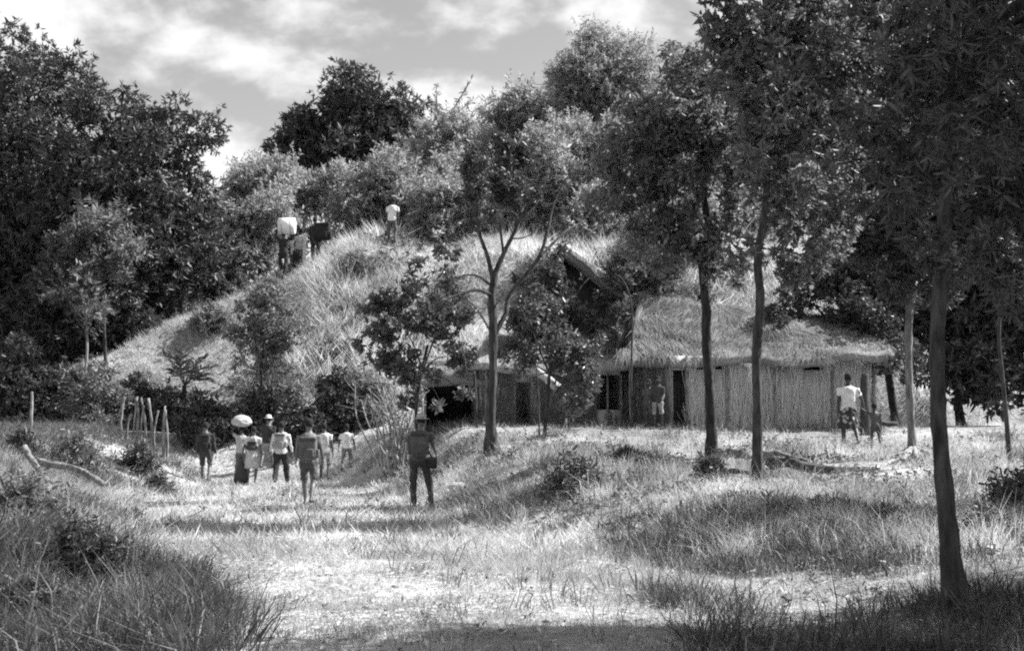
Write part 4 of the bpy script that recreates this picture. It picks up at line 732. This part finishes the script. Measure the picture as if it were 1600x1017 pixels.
def person(label, px, Y, H=1.74, rz=0.0, legs=(.25, -.2), knees=(.1, .25), arms=((0.1, .12, .2), (-.1, .12, .2)), skin=.07, shirt=.5, sleeve='short', legwear='trousers', legv=.06, hair=.02, hat=None, vox=.024, armpts=None, group=None, dz=0.0, lean=0.0, bulk=1.0, head=1.0, splay=(.07, .07)):
    s = H / 1.75; x = gx(px, Y); z = tz(x, Y) + dz; sway = .07 * math.sin(px * 1.7)
    root = empty('person', (x, Y, z), label, 'person', group, rz); L = []
    for sg, a, b, sp in ((-1, legs[0], knees[0], splay[0]), (1, legs[1], knees[1], splay[1])):
        hip = np.array([sg * .098, 0, .92]); kn = hip + .43 * np.array([sg * sp, math.sin(a), -math.cos(a)]); an = kn + .41 * np.array([sg * (sp - .05), math.sin(a - b), -math.cos(a - b)]); L.append([hip, kn, an])
    dzl = .075 - min(l[2][2] for l in L)
    L = [[(p + [0, 0, dzl]) * s for p in l] for l in L]; up = dzl
    def T(p): p = np.array(p, float); p = p + [sway * max(0, p[2] - .95), lean * max(0, p[2] - .95), up]; return p * s
    tors = [(.80, .10, .09), (.88, .16, .115), (.97, .158, .112), (1.1, .142, .102), (1.22, .155, .11), (1.34, .178, .115), (1.42, .165, .1), (1.47, .10, .075), (1.5, .062, .062), (1.57, .055, .06)]
    def torso(mb, add, z0, z1):
        rs = [t for t in tors if z0 <= t[0] <= z1]; mb.add(*tube([T([0, 0, t[0]]) for t in rs], [((t[1] * bulk + add) * s, (t[2] * bulk + add) * s) for t in rs], 16, side=[1, 0, 0]))
    mb = MB(); torso(mb, 0, .8, 1.6)
    h = [(1.525, .03, .04), (1.545, .052, .066), (1.58, .064, .085), (1.63, .074, .096), (1.68, .077, .1), (1.715, .07, .09), (1.742, .048, .062), (1.752, .015, .02)]; hs = s * head
    hc = T([0, .01, 1.52])
    mb.add(*tube([hc + np.array([0, 0, (q[0] - 1.52)]) * hs for q in h], [(q[1] * hs, q[2] * hs) for q in h], 14, side=[1, 0, 0]))
    hp = lambda p: hc + np.array([p[0], p[1], p[2] - 1.52]) * hs
    mb.add(*tube([hp([0, .085, 1.655]), hp([0, .108, 1.62]), hp([0, .09, 1.605])], np.array([.012, .018, .012]) * hs, 6))
    mb.add(*tube([hp([0, .075, 1.56]), hp([0, .09, 1.555])], np.array([.024, .02]) * hs, 6))
    for sg in (-1, 1): mb.add(*tube([hp([sg * .068, -.01, 1.61]), hp([sg * .088, -.016, 1.635]), hp([sg * .07, -.012, 1.665])], np.array([.014, .018, .014]) * hs, 6))
    A = []
    for j, sg in enumerate((-1, 1)):
        if armpts and armpts[j] is not None: A.append([np.array(p, float) * s for p in armpts[j]])
        else:
            a = arm_pts(sg, *arms[j], 1.0); A.append([T(p) if True else p for p in a])
    for sg, l, a in zip((-1, 1), L, A):
        hip, kn, an = l; calf = kn * .65 + an * .35 + [0, -.012, 0]
        mb.add(*tube(catmull([hip, kn, calf, an], 12), np.interp(np.linspace(0, 1, 12), [0, .33, .45, .66, 1], [.085, .058, .056, .055, .036]) * s * bulk, 10))
        mb.add(*tube([an + np.array([0, -.05, -.035]) * s, an + np.array([0, .03, -.03]) * s, an + np.array([sg * .015, .12, -.045]) * s, an + np.array([sg * .02, .175, -.055]) * s], np.array([(.032, .035), (.04, .042), (.043, .028), (.03, .016)]) * s, 10, side=[1, 0, 0]))
        mb.add(*tube(catmull(a[:3], 10), np.interp(np.linspace(0, 1, 10), [0, .15, .5, .65, 1], [.05, .05, .04, .038, .026]) * s, 10))
        d = unit(a[3] - a[2]); mb.add(*tube([a[2], a[2] + d * .03 * s, a[2] + d * .08 * s], np.array([(.022, .024), (.02, .038), (.016, .038)]) * s, 8, side=[1, 0, 0]))
    me = remesh(mb, vox * min(1, s + .05)); nv = len(me.vertices)
    fm = MB()
    for sg, a in zip((-1, 1), A):
        d = unit(a[3] - a[2]); fw = unit(np.array([0, 1.0, 0]) - d * d[1]); inn = np.array([-sg, 0, 0.0])
        for q, (o_, ln) in enumerate(((-.03, .062), (-.01, .078), (.01, .085), (.03, .075))):
            b0 = a[2] + (d * .072 + fw * o_) * s; fm.add(*tube([b0, b0 + (d * ln * .45 + inn * .006) * s, b0 + (d * ln * .8 + inn * .022) * s, b0 + (d * ln + inn * .04) * s], np.array([.009, .009, .008, .006]) * s, 5))
        b0 = a[2] + (d * .025 + fw * .03) * s; fm.add(*tube([b0, b0 + (d * .03 + fw * .03) * s, b0 + (d * .062 + fw * .036 + inn * .01) * s], np.array([.012, .010, .007]) * s, 5))
    V, G = fm.get(); bm = bmesh.new(); bm.from_mesh(me); f2 = raw_mesh('f', V, G); bm.from_mesh(f2); bm.to_mesh(me); bm.free(); bpy.data.meshes.remove(f2); me.name = 'body'
    link('body', me, skinm(skin), root, True)
    for sg in (-1, 1):
        bm = bmesh.new(); bmesh.ops.create_icosphere(bm, subdivisions=1, radius=.011 * hs); me = bpy.data.meshes.new('eye'); bm.to_mesh(me); bm.free(); e = link('eye', me, solid('eye_white', .5, .3, .1), root, True); e.location = hp([sg * .03, .086, 1.648])
    # clothes
    mb = MB(); torso(mb, .02, .86, 1.475)
    for sg, a in zip((-1, 1), A):
        en = {'short': .45, 'long': 1.0}[sleeve]; P = catmull(a[:3], 13)[:max(4, int(13 * en))]; mb.add(*tube(P, np.linspace(.068, .052 if sleeve == 'short' else .038, len(P)) * s, 10))
    link('shirt', folds(remesh(mb, .024, 2), .045, px), cloth(shirt), root, True)
    mb = MB()
    if legwear == 'skirt':
        zz_ = np.linspace(1.02, .50, 9); mb.add(*tube([T([0, 0, q]) for q in zz_], [((.16 + (1.02 - q) * .17 + .01 * math.sin(q * 40)) * s, (.125 + (1.02 - q) * .16) * s) for q in zz_], 18, side=[1, 0, 0]))
    else:
        torso(mb, .013, .8, 1.0)
        for l in L:
            P = catmull(l, 14); P = P if legwear == 'trousers' else P[:7]; rr = np.linspace(.1, .062 if legwear == 'trousers' else .074, len(P)); mb.add(*tube(P, rr * s * bulk, 12))
    m = cloth(legv) if not isinstance(legv, bpy.types.Material) else legv
    link('skirt' if legwear == 'skirt' else ('trousers' if legwear == 'trousers' else 'shorts'), folds(remesh(mb, .024, 2), .05, px), m, root, True)
    if legwear == 'trousers' or shirt < .3:
        for sg, l in zip((-1, 1), L):
            an = l[2]; V, G = tube([an + np.array([0, -.06, -.04]) * s, an + np.array([0, .03, -.03]) * s, an + np.array([sg * .015, .13, -.045]) * s, an + np.array([sg * .02, .19, -.055]) * s], np.array([(.038, .034), (.047, .046), (.05, .03), (.035, .018)]) * s, 10, side=[1, 0, 0]); obj('shoe', V, G, cloth(.04), root, True, world=False)
    mb = MB(); q = [(1.6, .07, .075, -.03), (1.65, .083, .09, -.02), (1.7, .088, .1, -.008), (1.74, .074, .085, -.004), (1.768, .045, .05, -.002), (1.778, .01, .012, 0)]
    mb.add(*tube([hp([0, v[3], v[0]]) for v in q], [(v[1] * hs, v[2] * hs) for v in q], 12, side=[1, 0, 0])); mb.build('hair', solid('hair', hair, .9, .3, 60, .6, 120), root, True, world=False)
    if hat is not None:
        mb = MB(); q = [(1.685, .15, .16), (1.695, .15, .16), (1.70, .095, .108), (1.75, .09, .102), (1.79, .07, .08), (1.8, .02, .02)]
        mb.add(*tube([hp([0, 0, v[0]]) for v in q], [(v[1] * hs, v[2] * hs) for v in q], 14, side=[1, 0, 0])); mb.build('hat', cloth(hat), root, True, world=False)
    root['k'] = s
    W = Matrix.Translation((x, Y, z)) @ Matrix.Rotation(rz, 4, 'Z'); wp = lambda p: np.array(W @ Vector(list(p)))
    return root, wp, T, A
def rbox(sx, sy, sz, bev, seg=3):
    bm = bmesh.new(); bmesh.ops.create_cube(bm, size=1)
    for v in bm.verts: v.co = Vector((v.co.x * sx, v.co.y * sy, v.co.z * sz))
    bmesh.ops.bevel(bm, geom=bm.edges[:], offset=bev, segments=seg, affect='EDGES', profile=.6); me = bpy.data.meshes.new('b'); bm.to_mesh(me); bm.free(); return me
def backpack(label, pers, v, size=(.32, .2, .46), z=1.2, flap=None, roll=False, bev=.075):
    root, wp, T, A = pers; loc = wp(T([0, -.125 - size[1] / 2, z])); r = empty('backpack', loc, label, 'backpack', 'backpacks', root.rotation_euler[2]); s = root['k']; size = [q * s for q in size]
    bag = link('bag', rbox(*size, bev, 4), cloth(v), r, True)
    o = link('flap', rbox(size[0] * .96, size[1] * 1.05, size[2] * .2, .04), cloth(flap if flap is not None else v * .7), r, True); o.location = (0, -.012, size[2] * .46)
    o = link('pocket', rbox(size[0] * .7, .07, size[2] * .4, .03), cloth(v * .8), bag, True); o.location = (0, -size[1] / 2 - .02, -size[2] * .18)
    for sg in (-1, 1):
        o = link('side_pocket', rbox(.07, size[1] * .7, size[2] * .4, .025), cloth(v * .8), bag, True); o.location = (sg * (size[0] / 2 + .01), 0, -size[2] * .2)
        y0 = size[1] / 2; V, G = tube(catmull([[sg * .09, y0 - .02, size[2] * .35], [sg * .1, y0 + .1, size[2] * .5], [sg * .1, y0 + .26, size[2] * .3], [sg * .12, y0 + .24, -.05], [sg * .12, y0, -size[2] * .35]], 14), np.tile([.03, .008], (14, 1)), 6, side=[1, 0, 0]); obj('strap', V, G, cloth(v * .6), r, True, world=False)
    if roll:
        V, G = tube([[-.2, 0, size[2] / 2 + .07], [.2, 0, size[2] / 2 + .07]], [.08, .08], 12, side=[0, 1, 0]); obj('bed_roll', V, G, cloth(.3), r, True, world=False)
    return r
GT = 'walkers on the track'
p1 = person('leftmost walker on the track, in a dark jacket and dark shorts', 324, 40.5, 1.72, legs=(.28, -.22), knees=(.12, .35), shirt=.045, sleeve='long', legwear='shorts', legv=.04, skin=.12, arms=((.05, .22, .15), (.0, .2, .15)), group=GT, bulk=1.05)
backpack('black backpack on the leftmost walker', p1, .03, (.3, .16, .42), 1.18)
p2 = person('walker in a pale skirt carrying a dark sack, left of the light-shirted man', 396, 40, 1.62, legs=(.02, -.15), knees=(.05, .3), shirt=.45, legwear='skirt', legv=.4, skin=.09, arms=((.0, .3, .1), (.1, .15, .2)), group=GT)
backpack('small dark square pack on the walker in the pale skirt', p2, .05, (.28, .12, .26), 1.18)
hd_ = p2[1](p2[3][0][3]); sk = [(0.02, .03), (-.06, .035), (-.12, .05), (-.25, .12), (-.42, .19), (-.58, .225), (-.68, .19), (-.72, .08)]
sb = empty('sack', hd_, 'dark pear-shaped sack hanging from the hand of the walker in the pale skirt', 'bag'); V, G = tube([hd_ + [0.0, 0, q[0]] for q in sk], [q[1] for q in sk], 14, side=[1, 0, 0], rough=.05); obj('sack_body', V, G, cloth(.05), sb, True)
V, G = tube(catmull([hd_ + [-.03, 0, .01], hd_ + [0, 0, .06], hd_ + [.03, 0, .01]], 7), [.012] * 7, 5); obj('handle', V, G, cloth(.04), sb, True)
up2 = lambda sg: [np.array([sg * .185, 0, 1.42]), np.array([sg * .33, .05, 1.58]), np.array([sg * .2, .03, 1.79]), np.array([sg * .17, .03, 1.87])]
p3 = person('walker hidden under a large white bundle carried on the head', 379, 42.3, 1.6, legs=(.1, -.1), shirt=.4, legv=.1, skin=.06, armpts=[up2(-1), None], group=GT)
bc = p3[1](p3[2]([0, .01, 1.76])); bm = bmesh.new(); bmesh.ops.create_icosphere(bm, subdivisions=4, radius=1)
for v in bm.verts:
    f = .8 + .3 * float(fbm(v.co.x * 1.6 + 4, v.co.y * 1.6 + v.co.z * 1.9, 70)) + .18 * float(fbm(v.co.x * 5 + 4, v.co.y * 5 + v.co.z * 6, 71)); v.co = Vector((v.co.x * .34, v.co.y * .28, v.co.z * (.27 if v.co.z > 0 else .14))) * f
me = bpy.data.meshes.new('bundle'); bm.to_mesh(me); bm.free(); bo = link('head_bundle', me, cloth(.42), None, True); bo.location = bc + [0, 0, .1]; bo.scale = (.85, .85, .82); tag(bo, 'large rounded white bundle carried on a head on the track', 'bundle')
p4 = person('small walker in a pale hat and dark vest, farther along the track', 419, 43.3, 1.66, legs=(-.25, .25), knees=(.4, .1), shirt=.05, sleeve='short', legwear='shorts', legv=.3, skin=.12, hat=.7, group=GT)
p5 = person('light-shirted man in black trousers with a grey pack on the track', 440, 40.2, 1.78, legs=(-.25, .3), knees=(.4, .1), shirt=.6, splay=(.02, .08), sleeve='long', legv=.035, skin=.1, arms=((.1, .25, .5), (.1, .28, .3)), group=GT, bulk=1.08)
backpack('grey backpack with a dark band on the light-shirted man', p5, .3, (.3, .17, .4), 1.22, flap=.12)
p6 = person('nearer left walker with bent head, dark clothes and bare calves', 484, 28.2, 1.72, rz=.05, legs=(.3, -.26), knees=(.2, .35), shirt=.16, splay=(.0, .0), sleeve='short', legwear='shorts', legv=.08, skin=.13, arms=((.15, .2, .3), (.05, .22, .3)), group=GT, vox=.02, lean=.16)
backpack('bulging dark backpack on the nearer left walker', p6, .12, (.36, .22, .44), 1.16)
p7 = person('walker in a pale shirt partly hidden right of the nearer left walker', 509, 42, 1.72, legs=(.3, -.25), knees=(.15, .4), shirt=.65, sleeve='short', legwear='shorts', legv=.3, skin=.09, group=GT)
p8 = person('child in a white shirt and grey trousers, rightmost of the far walkers', 543, 42.5, 1.42, legs=(-.2, .3), knees=(.4, .15), shirt=.75, sleeve='short', legwear='trousers', legv=.22, skin=.05, arms=((.0, .3, .1), (.1, .25, .2)), group=GT, head=1.08)
p9 = person('nearest walker standing alone right of the group, in dark trousers', 655, 27.2, 1.78, rz=-.04, legs=(.02, .22), knees=(.04, .3), splay=(.02, .2), bulk=.86, shirt=.09, sleeve='short', legwear='trousers', legv=.05, skin=.13, arms=((.35, .16, .9), (.3, .25, .7)), group=GT, vox=.02, hat=.3, lean=.05)
backpack('squarish dark backpack on the nearest walker', p9, .09, (.3, .17, .44), 1.2, flap=.05)
hb = p9[1](p9[2]([.25, -.02, .86])); r = empty('hip_bag', hb, 'small dark bag at the right hip of the nearest walker', 'bag'); link('pouch', rbox(.2, .14, .2, .05), cloth(.035), r, True); o = link('lid', rbox(.19, .15, .06, .02), cloth(.05), r, True); o.location = (0, 0, .085)
V, G = tube(catmull([[0, 0, .1], [-.1, -.12, .3], [-.28, -.1, .5]], 8), np.tile([.015, .006], (8, 1)), 5); obj('strap', V, G, cloth(.035), r, True, world=False)
# mound party
GM = 'carriers climbing the mound'
upm = lambda sg: [np.array([sg * .185, 0, 1.42]), np.array([sg * .32, .06, 1.6]), np.array([sg * .22, .02, 1.84]), np.array([sg * .2, .02, 1.92])]
m1 = person('dark-clad carrier on the mound with a white roll across the head', 440, 51.0, 1.62, legs=(.25, -.2), shirt=.03, sleeve='long', legv=.03, skin=.05, armpts=[upm(-1), upm(1)], group=GM, dz=.12)
rc = m1[1](m1[2]([.12, -.02, 1.98])); wr = empty('white_roll', rc - [0, 0, .3], 'stubby white roll carried high by the dark-clad carrier on the mound', 'roll')
V, G = tube([rc + [-.3, 0, 0], rc + [-.29, 0, 0], rc + [.29, 0, 0], rc + [.3, 0, 0]], [.24, .3, .3, .24], 24, side=[0, 1, 0]); obj('roll_body', V, G, solid('white_canvas', .8, .6, .05, 3), wr, True)
for dx_ in (-.16, .16): V, G = tube([rc + [dx_ - .012, 0, 0], rc + [dx_ + .012, 0, 0]], [.305, .305], 24, side=[0, 1, 0]); obj('cord', V, G, cloth(.3), wr, True)
m2 = person('man behind the white roll on the mound, only head and pale shoulders clear', 459, 53.2, 1.75, legs=(.2, -.1), shirt=.55, legv=.08, skin=.06, group=GM)
m3 = person('carrier on the mound between the white roll and the dark pack, with a pale load', 467, 52.0, 1.6, legs=(.2, -.2), shirt=.5, legv=.04, skin=.05, arms=((.3, .2, .6), (.3, .2, .6)), group=GM)
tb = m3[1]([-.05, -.28, .42]); r = empty('trunk_case', tb, 'dark upright case beside the pale board on the mound', 'case'); link('case', rbox(.34, .24, .62, .03), cloth(.025), r, True); o = link('lid', rbox(.345, .245, .1, .02), cloth(.04), r, True); o.location = (0, 0, .27)
V, G = tube(catmull([[-.06, -.0, .32], [0, 0, .37], [.06, 0, .32]], 7), [.012] * 7, 5); obj('handle', V, G, cloth(.03), r, True, world=False)
bd = m3[1]([.2, -.3, .0]); bo = link('pale_board', rbox(.13, .03, 1.3, .008), solid('bare_plank', .5, .7, .15, 6, stretch=(1, 1, .2)), None); bo.location = bd + [0, 0, .72]; bo.rotation_euler = (.06, .04, 0); tag(bo, 'narrow pale board held upright by a carrier on the mound', 'board')
m4 = person('dark-shirted man on the mound with a bulky rounded black pack', 491, 51.9, 1.76, legs=(.2, -.15), shirt=.035, sleeve='long', legv=.03, skin=.08, group=GM, rz=-.2)
backpack('bulky rounded black pack of the man on the mound', m4, .022, (.56, .34, .6), 1.16, bev=.15).location.x += .38
m5 = person('person in a white shirt alone in the grass on top of the mound', 611, 52.3, 1.72, legs=(.15, -.1), shirt=.78, sleeve='short', legv=.1, skin=.06, group=GM, dz=.02)
# woman and child, children by the door
def floral():
    m, N, L, P, O = mnodes('patterned_cloth'); t = N.new('ShaderNodeTexCoord'); v = N.new('ShaderNodeTexVoronoi'); v.inputs['Scale'].default_value = 9; L.new(t.outputs['Object'], v.inputs[0])
    r = N.new('ShaderNodeValToRGB'); r.color_ramp.elements[0].color = g4(.4); r.color_ramp.elements[1].color = g4(.035); r.color_ramp.elements[0].position = .22; r.color_ramp.elements[1].position = .42
    L.new(v.outputs['Distance'], r.inputs[0]); L.new(r.outputs[0], P.inputs['Base Color']); P.inputs['Roughness'].default_value = .9; return m
wz = 31.0
w1 = person('woman in a white shirt and dark patterned skirt walking past the hut', 1325, wz, 1.66, rz=-.05, legs=(-.05, -.25), knees=(.05, .5), shirt=.72, sleeve='short', legwear='skirt', legv=floral(), skin=.05, arms=((.0, .12, .1), (.0, .42, .1)), vox=.02)
w2 = person('small child holding the hand of the woman in the white shirt', 1366, 30.6, .98, legs=(.1, -.2), knees=(.05, .2), shirt=.1, sleeve='short', legwear='shorts', legv=.06, skin=.06, armpts=[[np.array([-.185, 0, 1.42]), np.array([-.36, .05, 1.5]), np.array([-.5, .1, 1.62]), np.array([-.55, .1, 1.7])], None], vox=.02, head=1.2)
d1 = person('taller dark child standing nearest the hut door', 1027, 35.3, 1.3, rz=2.9, legs=(.0, .02), shirt=.06, legwear='shorts', legv=.3, skin=.04, arms=((.3, .1, .8), (.2, .1, .6)), head=1.1, group='children at the hut')
d2 = person('shorter dark child standing left of the one at the hut door', 1012, 35.4, 1.2, rz=2.6, legs=(.0, .03), shirt=.09, legwear='shorts', legv=.08, skin=.04, arms=((.2, .1, .6), (.4, .1, 1.0)), head=1.12, group='children at the hut')
# far trees closing the left
for lab, bx_, bl in (('distant dark tree behind the tall left mango', -10, [(-30, 420, 90, 66), (60, 480, 90, 66), (-10, 540, 80, 66), (110, 560, 60, 64)]), ('distant dark tree behind the ragged mango, low on the left', 190, [(150, 470, 70, 62), (220, 500, 50, 60), (260, 420, 60, 62), (300, 470, 40, 60), (190, 540, 50, 60)])):
    tree('far_tree', lab, (bx_, 64), bl, L_DARK, B_DARK, tr=(.2, .12), sub=60, n=3200, k=7, L=.42, W=.14, cfrac=.4, skirt=True, group='far trees at the left')
# mangoes standing just outside the frame at the right, whose shade falls into the picture
def off_tree(label, x, y, blobs, n):
    b = np.array([x, y, tz(x, y)]); root = empty('mango_tree', b, label, 'tree'); C = np.array([q[:3] for q in blobs]); R = np.array([q[3] for q in blobs])
    trunk_mesh(root, [b - [0, 0, .1], b + [.1, 0, 1.6], b + [0, .1, 3.2]], [.22, .18, .15], B_DARK, 12, 1.5); limbs(root, b + [0, .05, 2.6], C[:6], .1, B_DARK)
    leafage('crown', root, L_MANGO, C, R, n, .2, .05, droop=.7, core=(C, R), cfrac=.4)
off_tree('unseen mango tree outside the frame at the right, shading the foreground', 7.6, 10.6, [(7.4, 10.9, 4.4, 1.6), (6.4, 10.2, 3.9, 1.3), (8.6, 11.8, 4.4, 1.7), (7.6, 11.0, 5.4, 1.5), (6.2, 10.0, 5.0, 1.3), (9.2, 12.2, 3.4, 1.4), (6.9, 10.5, 5.2, 1.1), (8.0, 11.3, 3.2, 1.0), (5.8, 9.7, 3.4, 0.9), (9.8, 12.7, 5.6, 1.6), (10.6, 13.3, 3.0, 1.4), (8.4, 11.7, 2.6, 1.0)], 5000)
off_tree('unseen mango tree farther back outside the right edge, shading the weedy bank', 10.2, 19.5, [(10, 19.5, 5, 1.9), (8.9, 19, 4.6, 1.3), (11, 20, 5.6, 1.8), (9.6, 19.6, 6.4, 1.6), (8.6, 19.2, 6.2, 1.3), (10.6, 20, 3.6, 1.2)], 3000)
# low scrub on the banks and slope
for px, py, Y, r, m, kd, lab in [(30, 690, 30, 30, L_DARK, 'broad', 'low dark scrub at the left edge behind the pale logs'), (110, 680, 31, 26, L_MID, 'spray', 'low scrub right of the leaning pale log'), (208, 672, 36, 24, L_DARK, 'spray', 'dark spiky scrub in front of the wooden palings'), (245, 700, 33, 18, L_MID, 'broad', 'small weedy bush at the left side of the track'),
        (30, 800, 17, 44, L_MID, 'spray', 'weedy bush at the left edge of the near bank'), (120, 850, 14, 46, L_DARK, 'spray', 'dark weedy bush above the near left hollow'), (50, 930, 11.8, 44, L_DARK, 'spray', 'dark bush in the near left hollow'), (1600, 790, 18, 44, L_DARK, 'spray', 'dark scrub at the right edge beyond the near trunk'), (1385, 815, 16.5, 26, L_DARK, 'broad', 'dark scrub just left of the near trunk'), (1530, 820, 16, 34, L_MID, 'broad', 'weedy bush right of the near trunk'), (1110, 740, 24.5, 20, L_DARK, 'broad', 'small dark bush at the foot of the slender trunk nearest the door'),
        (900, 770, 23, 24, L_MID, 'spray', 'weedy clump on the bank left of the slender trunks'), (980, 745, 26, 20, L_DARK, 'broad', 'small dark clump on the bank in front of the hut'), (680, 700, 32, 16, L_MID, 'broad', 'small weed clump beside the boulder on the bank')]:
    g = proj(gp(px, Y))[1]; yy = g - r * .7
    tree('scrub_bush', lab, (px, Y), [(px, yy, r * .8, Y), (px + r * .8, yy + r * .3, r * .6, Y), (px - r * .7, yy + r * .35, r * .6, Y - .1), (px + r * .2, yy - r * .5, r * .5, Y)], m, B_DARK, tr=(.02, .012), sub=26, n=int(330 * max(1, 22 / Y)), k=6, L=min(.11, .0042 * Y + .01), W=min(.11, .0042 * Y + .01) * .36, kind=kd, fine=1, dense=1, cfrac=.2, rs=(.25, .45), shell=.5, cat='bush', group='low scrub on the banks', part='foliage', nl=3)
for px, Y, r, lab in [(560, 50.5, 12, 'small low bush in the grass below the white-shirted person'), (700, 50, 16, 'low bush halfway up the slope left of the open branching tree'), (520, 47.5, 14, 'low bush low on the slope right of the rounded shrub'), (330, 48.5, 12, 'low bush on the left shoulder of the slope'), (840, 51, 16, 'low bush on the slope behind the open branching tree'), (1000, 52, 20, 'low bush on the slope above the tall gable'), (1080, 50, 20, 'low bush on the slope above the long hut')]:
    g = proj(gp(px, Y))[1]; tree('slope_bush', lab, (px, Y), [(px, g - r * .8, r, Y), (px + r, g - r * .4, r * .7, Y), (px - r, g - r * .4, r * .7, Y)], L_MID, B_DARK, tr=(.03, .02), sub=20, n=260, k=6, L=.16, W=.05, kind='spray', fine=1, dense=1, cat='bush', group='low bushes on the slope', part='foliage', nl=3)
